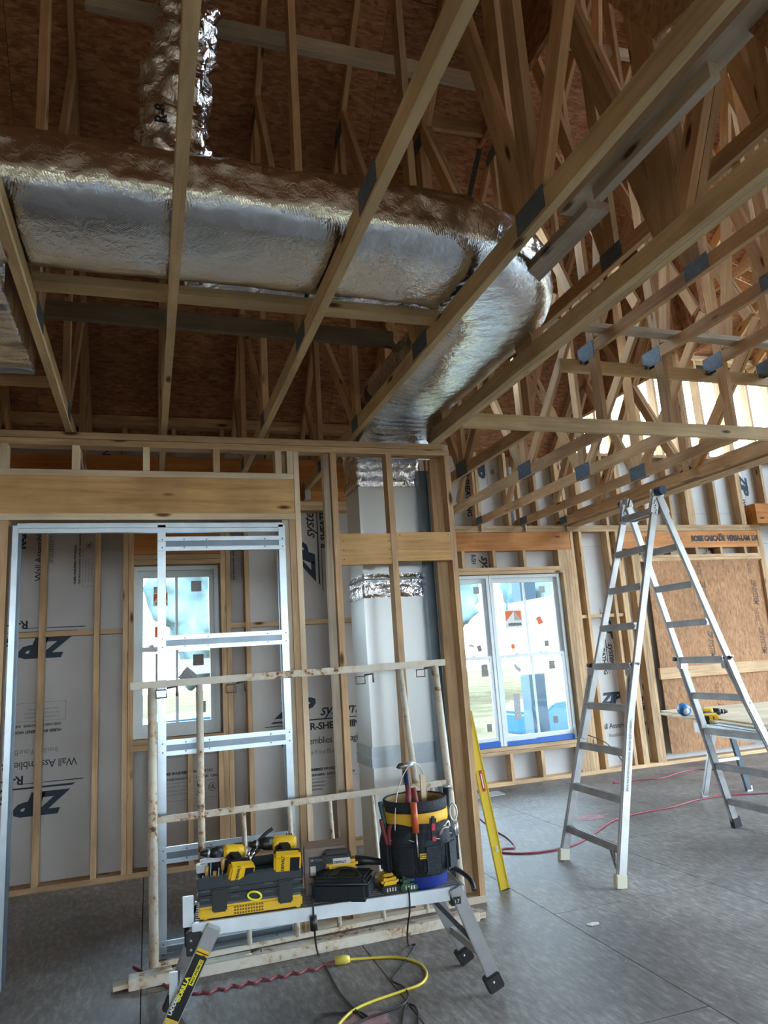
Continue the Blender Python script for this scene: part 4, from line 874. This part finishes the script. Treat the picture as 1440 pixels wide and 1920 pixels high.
tube('end_handle', smooth([D(LEN-.02, DW-.03, .005), D(LEN+.03, DW-.08, .02), D(LEN+.07, .10, .0), D(LEN+.075, .05, -.04)], 6), .012, BLACK, wp)
tube('end_handle', smooth([D(0, DW-.03, -.01), D(-.03, .2, -.03), D(-.035, .08, -.02), D(-.03, .02, -.09)], 6), .012, BLACK, wp)
mb('end_flap', -.05, -.005, .03, .045, -.02, .10, PALE, wp, .002)
def leg(name, top, foot, m_=ALU, w_=.062):
    lg = board(name, top, foot+V((0, 0, .04)), .028, w_, m_, wp, up=U_, ch=.004); d_ = (foot-top).normalized()
    board('rubber_foot', foot-d_*.085+V((0, 0, .004)), foot+V((0, 0, .018)), .046, w_+.016, RUB, lg, up=U_, ch=.006); link('rivet', lathe_me([(0, 0), (.006, 0), (.004, .003), (0, .004)], STW, 10), None, lg, TR(foot-d_*.06-W_*.0235) @ RX(PI/2)); return lg
f1, f2_, f3_, f4 = V((1.49, 3.295, 0)), V((1.50, 3.635, 0)), V((.055, 3.43, 0)), V((.10, 3.74, 0))
leg('leg', D(LEN-.04, -.022, .005), f1); leg('leg', D(LEN-.10, DW-.02, -.02), f2_); lf = leg('leg', D(.08, -.022, -.012), f3_); leg('leg', D(.02, DW-.02, -.06), f4, ALUD, .07)
board('cross_brace', f1.lerp(D(LEN-.04, -.02, 0), .38), f2_.lerp(D(LEN-.1, DW, 0), .38), .02, .035, ALUD, wp); board('cross_brace', f3_.lerp(D(.08, 0, 0), .38), f4.lerp(D(.02, DW, 0), .38), .02, .035, ALUD, wp)
board('folding_stay', D(LEN-.13, .03, -.05), f1.lerp(D(LEN-.04, 0, 0), .45), .006, .02, BLACK, wp)
mb('hinge_block', LEN-.06, LEN+.0, -.012, .03, -.075, -.01, BLACK, wp, .004); mb('hinge_block', -.035, .03, -.012, .03, -.12, -.03, BLACK, wp, .004)
for z in (-.06, -.095): link('rivet', lathe_me([(0, 0), (.006, 0), (.004, .003), (0, .004)], STW, 10), None, wp, TR(D(-.015, -.0125, z)) @ RX(PI/2))
mb('grip_bar', -.105, -.072, .02, .035, -.32, -.18, PALE, wp, .002)
# printed strip down the near left leg
a = D(.08, -.022, -.012); b = f3_+V((0, 0, .04)); x_ = (b-a).normalized(); Mx, Lx = frame(a, b, U_)
ny = -Mx.to_3x3().col[1] if (Mx.to_3x3().col[1]).dot(V((0, -1, 0))) < 0 else Mx.to_3x3().col[1]
def on_leg(t0, t1, w_, m_, k, off=0):
    c_ = a.lerp(b, (t0+t1)/2)+ny*(.0145+.0006*k)+Mx.to_3x3().col[2]*off; M = Mx.copy(); M.translation = c_
    return link('leg_label', box_me(Lx*(t1-t0), .001, w_, m_), None, lf, M)
on_leg(.22, .80, .052, BLACK, 1); on_leg(.20, .225, .053, YEL, 1.5); on_leg(.235, .25, .053, YEL, 1.5); on_leg(.80, .815, .053, YEL, 1.5); on_leg(.825, .84, .053, YEL, 1.5)
YLAB = mat('label_yellow', (.78, .72, .03), .5)
on_leg(.28, .50, .018, YLAB, 2, .010)
zc = Mx.to_3x3().col[2]; rt_ = -x_; up_ = ny.cross(rt_)
text('MAX WORK LOAD', .015, a.lerp(b, .49)+ny*.0162+zc*.010-up_*.005, rt_, up_, INK, lf, bold=.0004); text('GORILLA', .026, a.lerp(b, .66)+ny*.016-zc*.004, rt_, up_, YLAB, lf, bold=.001)
text('LADDERS', .02, a.lerp(b, .775)+ny*.016-zc*.012, rt_, up_, STW, lf, bold=.0008)
lab = mb('size_label', LEN-.055, LEN-.02, -.0385, -.037, -.06, -.03, BLACK, wp); text('1.7', .022, D(LEN-.052, -.0392, -.055), U_, Zp, STW, lab)

# ------------------------------------------------------------------ tools on the platform
BLUEB = mat('blue_black_case', (.010, .020, .028), .45)
oc = thing('tool_case', D(.24, .15), 'black tool case with a yellow base at the left end of the work platform', 'case')
def M_(u, v, rz=0, z=0): return MD @ TR(u, v, z) @ RZ(rz)
Mc = M_(.005, .0, .0) @ Matrix.Diagonal((.96, 1, 1, 1))
rbox('base_case', Mc, .01, .47, .012, .285, .006, .052, YEL, oc, .008); 
for u in (.03, .44): rbox('case_foot', Mc, u, u+.02, .02, .27, 0, .012, YEL, oc, .003)
rbox('clear_lid', Mc, .015, .465, .018, .28, .052, .062, mat('smoky_lid', (.10, .12, .13), .25), oc, .003)
for i in range(11):
    for j in range(3): rbox('grille_slot', Mc, .165+.012*i, .173+.012*i, .0105, .0125, .012+.012*j, .019+.012*j, mat('dark_yellow', (.16, .09, .01), .6) if (i, j) == (0, 0) else MATS['dark_yellow'], oc, 0)
rbox('middle_case', Mc, .005, .475, .012, .285, .062, .108, BLUEB, oc, .012); rbox('upper_tray', Mc, .003, .477, .010, .29, .108, .128, BLUEB, oc, .008)
for (x0, x1, y0, y1) in ((.003, .477, .010, .022), (.003, .477, .278, .29), (.003, .015, .01, .29), (.465, .477, .01, .29), (.20, .208, .02, .28)): rbox('tray_wall', Mc, x0, x1, y0, y1, .126, .168, BLUEB, oc, .003)
for u in (.07, .36): rbox('latch', Mc, u, u+.065, -.002, .014, .03, .125, BLACK, oc, .006)
for u in (.02, .15, .30, .43):
    for z in (.085, .118): rbox('case_rib', Mc, u, u+.04, .005, .012, z-.004, z+.004, mat('worn_black', (.06, .07, .075), .35) if (u, z) == (.02, .085) else MATS['worn_black'], oc, .002)
link('pull_ring', tube_me([(.030*math.cos(k*PI/12), 0, .016*math.sin(k*PI/12)) for k in range(24)], .0045, YLAB, seg=8, closed=True), None, oc, Mc @ TR(.255, -.004, .078) @ RY(.25))
drill('power_drill', 'power drill in the tool case nearest its left side, round yellow motor end up', MD @ TR(.135, .14, .235) @ RZ(.5) @ RX(-1.15) @ RY(.25), scale=.95)
drill('power_drill', 'power drill in the tool case at its right side, battery turned to the front', MD @ TR(.36, .15, .245) @ RZ(.15) @ RX(-1.25) @ RY(.15), scale=1.02)
pl_ = thing('pliers', D(.25, .12, .17), 'long black handled pliers sticking out of the tool case', 'pliers')
for s in (-1, 1): tube('handle', smooth([D(.235, .14, .19), D(.26, .15+.01*s, .225+.012*s), D(.31, .16, .265+.02*s), D(.345, .16, .285+.022*s)], 6), .008, BLACK, pl_, radii=None)
tube('jaw', [D(.235, .14, .19), D(.20, .13, .175)], .012, ALU, pl_)
wr_ = thing('wrench', D(.245, .06, .17), 'bright chrome wrench standing between the two drills in the tool case', 'wrench')
tube('shank', smooth([D(.238, .05, .135), D(.236, .052, .18), D(.240, .056, .225)], 5), .0085, mat('chrome', (.85, .9, .95), .12, metal=1), wr_); tube('jaw', [D(.228, .056, .225), D(.232, .056, .242)], .008, MATS['chrome'], wr_); tube('jaw', [D(.249, .056, .225), D(.252, .056, .24)], .007, MATS['chrome'], wr_)
bit0 = None
for k in range(8):
    u, v = .03+.017*k, .04+.012*(k % 3); t = thing('screwdriver_bit', D(u, v, .13), 'small steel bit standing at the left front corner of the tool case tray', 'bit', 'bits standing in the tool case tray')
    h = .045+.02*((k*7) % 3); tube('shaft', [D(u, v, .128), D(u+.004, v, .128+h)], .0028, ALU, t, seg=6)
    if k % 2: tube('grip', [D(u+.003, v, .128+h*.6), D(u+.004, v, .128+h+.012)], .008, mat('amber_plastic', (.55, .30, .06), .35) if k == 1 else MATS['amber_plastic'], t, seg=10)
gb = thing('clamp', D(.025, .10, .2), 'grey metal clamp block at the back left corner of the tool case', 'clamp')
rbox('block', MD, .005, .055, .09, .13, .17, .205, ALUD, gb, .004); rbox('bar', MD, .02, .13, .105, .125, .205, .222, ALUD, gb, .004); rbox('jaw', MD, .09, .115, .10, .13, .222, .25, BLACK, gb, .004)

cb = thing('cardboard_box', D(.55, .22), 'worn cardboard box with a black label standing behind the black bag', 'box')
CARD = mat('mauve_cardboard', (.30, .24, .21), .85, var=.2, bscale=20)
Mb = M_(.585, .23, -.05); rbox('carton', Mb, -.095, .095, -.06, .06, 0, .195, CARD, cb, .002); rbox('flap', Mb @ TR(-.0, .03, .197) @ RX(.08), -.096, .096, -.035, .03, 0, .003, mat('brown_cardboard', (.30, .19, .12), .85), cb, 0)
rbox('carton_label', Mb, -.075, .0, -.0615, -.0602, .07, .16, BLACK, cb, 0)
text('18V  CORDLESS', .013, Mb @ V((-.07, -.0625, .14)), (Mb.to_3x3() @ V((1, 0, 0))), Zp, STW, cb); rbox('carton_label', Mb, -.07, -.045, -.0628, -.0616, .08, .12, STW, cb, 0)
bg_ = thing('tool_bag', D(.66, .07), 'black zipped soft tool bag overhanging the front edge of the platform', 'bag')
Mg = M_(.655, .075, -.42); FAB = mat('black_fabric', (.008, .014, .022), .75, bump=.5, bscale=120)
rbox('bag_body', Mg, -.135, .125, -.085, .085, 0, .085, FAB, bg_, .018); rbox('bag_lid', Mg, -.128, .118, -.078, .078, .083, .103, FAB, bg_, .012)
tube('zip_seam', [Mg @ V(p) for p in ((-.137, -.087, .078), (.127, -.087, .078), (.127, .087, .078))], .003, MATS['worn_black'], bg_, seg=6); rbox('bag_patch', Mg, -.09, -.03, -.04, .03, .1025, .105, mat('olive_patch', (.12, .10, .03), .7), bg_, 0)
tube('bag_strap', smooth([Mg @ V(p) for p in ((-.06, -.06, .104), (-.02, -.03, .125), (.05, -.03, .125), (.09, -.06, .104))], 6), .006, FAB, bg_, seg=6)
ot = thing('cordless_tool', D(.72, .12, .105), 'black and yellow cordless tool lying on top of the black bag', 'power tool')
Mo = M_(.655, .13, -.12, .135) @ Matrix.Scale(1.2, 4); rbox('motor_housing', Mo, -.075, .035, -.028, .028, -.01, .045, BLACK, ot, .014); rbox('yellow_shell', Mo, -.06, .06, -.032, .03, -.018, .012, YEL, ot, .010)
tube('nose', [Mo @ V((.05, 0, .0)), Mo @ V((.10, .0, -.005)), Mo @ V((.17, .01, -.02))], .020, BLACK, ot, radii=[.024, .018, .012], seg=14); rbox('blade_head', Mo, .155, .215, -.012, .02, -.035, -.015, MATS['worn_black'], ot, .006)
rbox('shell_badge', Mo, -.035, .03, -.0335, -.030, .0, .022, STW, ot, 0); text('DEWALT', .015, Mo @ V((-.033, -.0342, .004)), (Mo.to_3x3() @ V((1, 0, 0))), Zp, INK, ot, bold=.0005)
def battery(name, label, M, top, bot):
    t = thing(name, M.translation, label, 'battery'); rbox('base', M, -.045, .045, -.055, .055, 0, .030, bot, t, .006); rbox('shell', M, -.042, .042, -.050, .050, .028, .062, top, t, .012); rbox('terminal_block', M, -.025, .025, -.02, .045, .060, .074, top, t, .005)
    for k in range(4): rbox('vent_slot', M, -.024+.013*k, -.018+.013*k, -.0562, -.0545, .008, .024, STW, t, 0)
    text('20V', .022, M @ V((-.02, -.045, .0628)), M.to_3x3() @ V((1, 0, 0)), M.to_3x3() @ V((0, 1, 0)), INK, t, bold=.0006); return t
battery('battery_pack', 'yellow topped battery pack right of the black bag', M_(.855, .09, .12), YEL, BLACK); battery('battery_pack', 'dark green battery pack tucked against the bucket', M_(.945, .085, .05), mat('dark_green_plastic', (.02, .06, .035), .4), mat('dark_green_base', (.03, .10, .05), .45))
tag(tube('marker', [D(.775, .15, .012), D(.83, .13, .012)], .011, mat('orange_plastic', (.6, .18, .03), .4), None, seg=12), 'short orange marker lying between the bag and the yellow battery', 'marker')

# ------------------------------------------------------------------ bucket with tool organiser
bk = thing('bucket', D(1.03, .15), 'blue bucket wrapped in a black and yellow organiser on the work platform', 'bucket')
BC = D(1.025, .155); BM = TR(BC)
BLU = mat('blue_bucket', (.012, .03, .22), .4)
def wall_me(prof, m_, th=.004, seg=64): return lathe_me(prof+[(r-th, z) for r, z in reversed(prof)], m_, seg)
link('pail', lathe_me([(0, 0), (.125, 0), (.130, .006), (.148, .37), (.144, .37), (.127, .012), (0, .010)], BLU, 56), None, bk, BM)
link('rim_band', wall_me([(.151, .325), (.154, .34), (.154, .372), (.150, .378)], FAB, .006), None, bk, BM)
link('yellow_band', wall_me([(.1535, .262), (.1555, .30), (.1545, .328)], mat('yellow_fabric', (.72, .42, .03), .7), .005), None, bk, BM)
link('inner_lining', wall_me([(.142, .25), (.1435, .372)], mat('tan_lining', (.30, .19, .07), .8), .003), None, bk, BM)
bm = bmesh.new(); n1, n2 = 96, 24; rings = []
for j in range(n2+1):
    z = .055+(.285-.055)*j/n2; r0 = .136+.02*(z/.3); ring = []
    for i in range(n1):
        a = 2*PI*i/n1; pk = abs(math.sin(a*4.5))**.5; bulge = (.034*pk)*math.sin(min(1, (j/n2)*1.15)*PI)**.6 if 0 < j < n2 else 0
        rr = r0+.004+bulge+.004*noise.fractal(V((math.cos(a)*3, math.sin(a)*3, z*14)), 1, 2, 3); ring.append(bm.verts.new((rr*math.cos(a), rr*math.sin(a), z+.006*noise.noise(V((a*2, z, 3)))+(-.012*(1-pk) if j == n2 else 0))))
    rings.append(ring)
for j in range(n2):
    for i in range(n1): bm.faces.new((rings[j][i], rings[j][(i+1) % n1], rings[j+1][(i+1) % n1], rings[j+1][i]))
sl = link('pocket_sleeve', mesh_of(bm, smooth=True), FAB, bk, BM)
for k in range(9):
    a = -PI/2+2*PI*(k+.5)/9; pts = [BC+V((math.cos(a+d)*(.172-.010*abs(d/.3)), math.sin(a+d)*(.172-.010*abs(d/.3)), .225-.012*math.cos(d/.3*1.5))) for d in (-.3, -.18, -.06, .06, .18, .3)]
    tube('pocket_hem', pts, .0022, MATS['hem'] if 'hem' in MATS else mat('hem', (.55, .55, .5), .7), bk, seg=5)
def pocket(a, w_, h, z, m_=None, name='outer_pocket'):
    link(name, box_me(w_, .028, h, m_ or FAB, .012), None, bk, BM @ RZ(a+PI/2) @ TR(0, -.178, z))
for a in (-2.9, -2.2, -1.55, -.9, -.2): pocket(a, .085, .13, .14)
link('badge', box_me(.045, .002, .022, YEL), None, bk, BM @ RZ(-PI/2-.18+PI/2) @ TR(0, -.1875, .155)); text('DEWALT', .0115, BM @ RZ(-.18) @ V((-.0205, -.1892, .151)), (RZ(-.18).to_3x3() @ V((1, 0, 0))), Zp, INK, bk, bold=.0005)
link('badge', box_me(.037, .001, .014, BLACK), None, bk, BM @ RZ(-.18) @ TR(0, -.1885, .155)); text('DEWALT', .010, BM @ RZ(-.18) @ V((-.0175, -.1896, .1515)), (RZ(-.18).to_3x3() @ V((1, 0, 0))), Zp, YLAB, bk, bold=.0004)
def B(x, y, z): return BC+V((x, y, z))
hm = thing('hammer', B(0, 0, .2), 'hammer standing head up in the middle of the bucket', 'hammer')
tube('handle', [B(.0, .02, .20), B(-.018, .02, .36), B(-.03, .02, .50)], .013, mat('navy_steel', (.01, .03, .08), .35), hm, seg=12); tube('collar', [B(-.017, .02, .40), B(-.014, .02, .372)], .0165, YLAB, hm, seg=12)
tube('head', [B(-.055, .02, .515), B(.01, .015, .53)], .014, mat('white_steel', (.55, .6, .6), .25, metal=.6), hm, seg=12, radii=[.010, .014]); tube('claw', smooth([B(-.03, .02, .52), B(-.055, .02, .527), B(-.068, .02, .512)], 4), .009, BLACK, hm, seg=8)
DRED = mat('dark_red_grip', (.20, .035, .04), .45)
cu_ = thing('bolt_cutter', B(-.02, 0, .2), 'pair of dark red grips standing behind the orange screwdriver in the bucket', 'cutter')
tube('grip', [B(-.045, -.02, .26), B(-.032, -.01, .43)], .016, DRED, cu_, seg=12, radii=[.019, .012]); tube('grip', [B(.01, -.02, .26), B(-.006, -.01, .42)], .016, DRED, cu_, seg=12, radii=[.019, .012])
tag(board('wood_stake', B(.055, .02, .2), B(.06, .03, .47), .012, .026, W_PLY, None, up=(1, 0, 0)), 'flat wooden stake standing in the bucket right of the hammer', 'stake')
sd = thing('screwdriver', B(-.06, -.17, .25), 'orange handled screwdriver in the front left pocket of the bucket', 'screwdriver')
tube('handle', [B(-.064, -.172, .255), B(-.066, -.168, .385)], .016, mat('orange_red_plastic', (.48, .09, .03), .35), sd, seg=8); tube('shaft', [B(-.064, -.172, .255), B(-.06, -.17, .15)], .004, ALU, sd)
kn = thing('utility_knife', B(.01, -.18, .2), 'black and red utility knife in the middle front pocket of the bucket', 'knife')
link('body', box_me(.034, .02, .11, BLACK, .009), None, kn, TR(B(.012, -.187, .265)) @ RY(.1)); link('grip_inlay', box_me(.018, .003, .03, mat('pinkish_red', (.5, .03, .06), .4), .001), None, kn, TR(B(.012, -.1985, .275)) @ RY(.1)); link('grip_inlay', box_me(.018, .003, .02, MATS['pinkish_red'], .001), None, kn, TR(B(.013, -.1985, .225)) @ RY(.1))
fl_ = thing('flashlight', B(.16, .03, .2), 'black flashlight standing in the right side pocket of the bucket', 'flashlight')
tube('body', [B(.172, .02, .12), B(.176, .02, .40)], .019, BLACK, fl_, seg=14, radii=[.015, .021]); tube('lens_ring', [B(.176, .02, .40), B(.1762, .02, .408)], .0215, ALU, fl_, seg=14)
p2 = thing('pliers', B(-.18, -.05, .2), 'pliers with dark red handles leaning out of the left side pocket of the bucket', 'pliers')
tube('handle', smooth([B(-.165, -.06, .19), B(-.185, -.065, .26), B(-.195, -.07, .31)], 4), .010, DRED, p2); tube('handle', smooth([B(-.155, -.06, .19), B(-.158, -.065, .25), B(-.15, -.07, .28)], 4), .010, DRED, p2)
tq = thing('trowel', B(-.16, 0, .25), 'dark teal handled snips in the back left pocket of the bucket', 'snips'); tube('handle', smooth([B(-.15, -.01, .24), B(-.17, -.01, .33), B(-.178, -.01, .375)], 4), .011, mat('teal_grip', (.02, .08, .09), .4), tq); tube('handle', smooth([B(-.145, .0, .24), B(-.148, .0, .31), B(-.152, .01, .345)], 4), .011, mat('tan_grip', (.35, .2, .09), .5), tq)
cw = thing('hand_saw', B(.05, -.18, .25), 'grey pliers lying in the right front pocket of the bucket', 'pliers'); tube('handle', smooth([B(.05, -.18, .24), B(.075, -.18, .275), B(.095, -.172, .285), (B(.10, -.170, .262))], 5), .007, ALUD, cw); tube('handle', smooth([B(.045, -.182, .235), B(.06, -.19, .262), B(.09, -.185, .262)], 5), .006, ALUD, cw)
tag(tube('carabiner', [B(.165+.018*math.cos(k*PI/8), -.075+.0*k, .30+.038*math.sin(k*PI/8)) for k in range(16)], .005, ALU, None, seg=8, closed=True), 'grey carabiner clipped to the right side of the bucket organiser', 'carabiner')
for k, x in enumerate((.155, .172, .185)): tag(tube('key_clip', [B(x, -.10+.02*k, .255), B(x+.004, -.10+.02*k, .20)], .005, ALU, None, seg=8), 'small steel clip hanging below the carabiner on the bucket', 'clip', 'clips hanging on the bucket organiser')
tag(tube('steel_wire', smooth([B(-.14, -.10, .26), B(-.13, -.09, .34), B(-.10, -.06, .43), B(-.05, -.03, .50), B(.0, -.01, .535), B(.05, .02, .50), B(.085, .05, .40), B(.09, .06, .36)], 8), .0022, ALU, None, seg=6), 'thin looped steel wire arching over the bucket tools', 'wire')

# ------------------------------------------------------------------ cords
def cord(name, label, pts, r, m_, closed=False): return tag(tube(name, smooth(pts, 8), r, m_, None, seg=8), label, 'cord')
def F(px, py, z=.006): return atz(px, py, z)
YC = mat('yellow_cord', (.62, .50, .05), .45); RC_ = mat('red_cord', (.30, .05, .07), .5); BC_ = mat('black_cord', (.014, .016, .018), .5)
yc = cord('extension_cable', 'yellow extension cord looping over the floor in front of the platform', [F(655, 1799, .018), F(700, 1796, .008), F(745, 1795), F(785, 1806), F(800, 1825), F(790, 1844), F(755, 1858), F(700, 1877), F(665, 1893), F(640, 1915), F(620, 1945)], .0065, YC)
a, b = F(628, 1801, .022), F(656, 1798, .02)
tube('socket', [a, a.lerp(b, .7), b], .018, mat('plug_yellow', (.70, .58, .10), .4), yc, seg=14, radii=[.021, .021, .014])
pts = [F(250, 1812), F(285, 1830), F(320, 1852), F(365, 1862)]+[F(380+14*k, 1861-3.0*k+(3.0 if k % 2 else -2.5), .007) for k in range(17)]+[F(628, 1802, .012)]
cord('extension_cable', 'wavy red cord running under the platform to the yellow socket', pts, .0055, RC_)
k1 = cord('power_cable', 'black power cord hanging off the platform with an inline plug', [at(584, 1680, 3.40), at(586, 1690, 3.345), at(587, 1700, 3.34), at(588, 1722, 3.34), at(590, 1745, 3.35), at(592, 1768, 3.45), F(597, 1790), F(612, 1815), F(640, 1865), F(684, 1910)], .0045, BC_)
tube('inline_plug', [at(587, 1717, 3.34), at(589, 1744, 3.34)], .017, BLACK, k1, seg=12, radii=[.015, .016])
cord('power_cable', 'black cord dropping from under the bucket to the floor in a zigzag', [at(765, 1655, 3.45), at(767, 1672, 3.31), at(768, 1690, 3.30), at(768, 1710, 3.32), at(764, 1745, 3.45), F(766, 1772), F(779, 1771, .02), F(768, 1790), F(746, 1822), F(735, 1838), F(755, 1850), F(766, 1865), F(757, 1882), F(730, 1895), F(690, 1908), F(655, 1925)], .0042, BC_)
cord('power_cable', 'short black cord loop at the bottom edge of the picture', [F(752, 1935), F(757, 1900), F(762, 1885), F(775, 1885), F(783, 1898), F(784, 1935)], .0045, BC_)
cord('power_cable', 'thin black cord curling at the bottom left of the yellow cord', [F(594, 1930), F(598, 1908), F(608, 1902), F(640, 1899), F(672, 1897), F(688, 1905)], .0042, BC_)
cord('extension_cable', 'red extension cord snaking across the floor from behind the level past the ladder', [F(900, 1535), F(925, 1555), F(950, 1570), F(964, 1584), F(962, 1590), F(945, 1591), F(936, 1595), F(945, 1599), F(985, 1600), F(1030, 1595), F(1075, 1584), F(1110, 1565), F(1150, 1538), F(1200, 1524), F(1260, 1513), F(1310, 1499), F(1370, 1491), F(1450, 1487)], .0075, RC_)
cord('extension_cable', 'faint red cord lying near the foot of the boarded opening', [F(1150, 1468), F(1190, 1463), F(1240, 1459), F(1280, 1447), F(1330, 1443), F(1450, 1452)], .007, RC_)
cord('power_cable', 'thin dark wire drooping from the black box beside the double window', [(4.885, 7.755, .47), (5.0, 7.74, .44), (5.2, 7.72, .33), (5.36, 7.7, .12), (5.40, 7.68, .012)], .006, BC_)

# ------------------------------------------------------------------ small things on the floor
def patch(name, label, cat, cpx, rx, ry, m_, z=.0012, seed=1, th=.0012):
    c_ = F(*cpx, z); rnd = random.Random(seed); n_ = 22; pts = []
    for k in range(n_):
        a = 2*PI*k/n_; q = 1+rnd.uniform(-.22, .22); pts.append((c_.x+rx*math.cos(a)*q, c_.y+ry*math.sin(a)*q))
    return tag(quad_board(name, pts, z-.001, z+th, m_, None), label, cat)
patch('paper_scrap', 'torn white plastic scrap lying on the open floor', 'scrap', (1112, 1733), .035, .018, STW, .002, 5, .004)
tag(quad_board('floor_tile', [(3.02, 7.30), (3.62, 7.36), (3.64, 7.58), (3.10, 7.52)], .0005, .006, mat('pale_tile', (.42, .42, .42), .35), None), 'flat pale tile lying on the floor under the double window', 'tile')
PINK = mat('pink_chalk', (.36, .20, .21), .8, var=.4, bscale=60)
patch('chalk_mark', 'faded pink chalk patch on the floor left of the ladder foot', 'mark', (1108, 1532), .17, .10, PINK, .0012, 2, .0004); patch('chalk_mark', 'faded pink chalk patch at the bottom edge of the picture', 'mark', (690, 1912), .10, .07, PINK, .0012, 3, .0004)
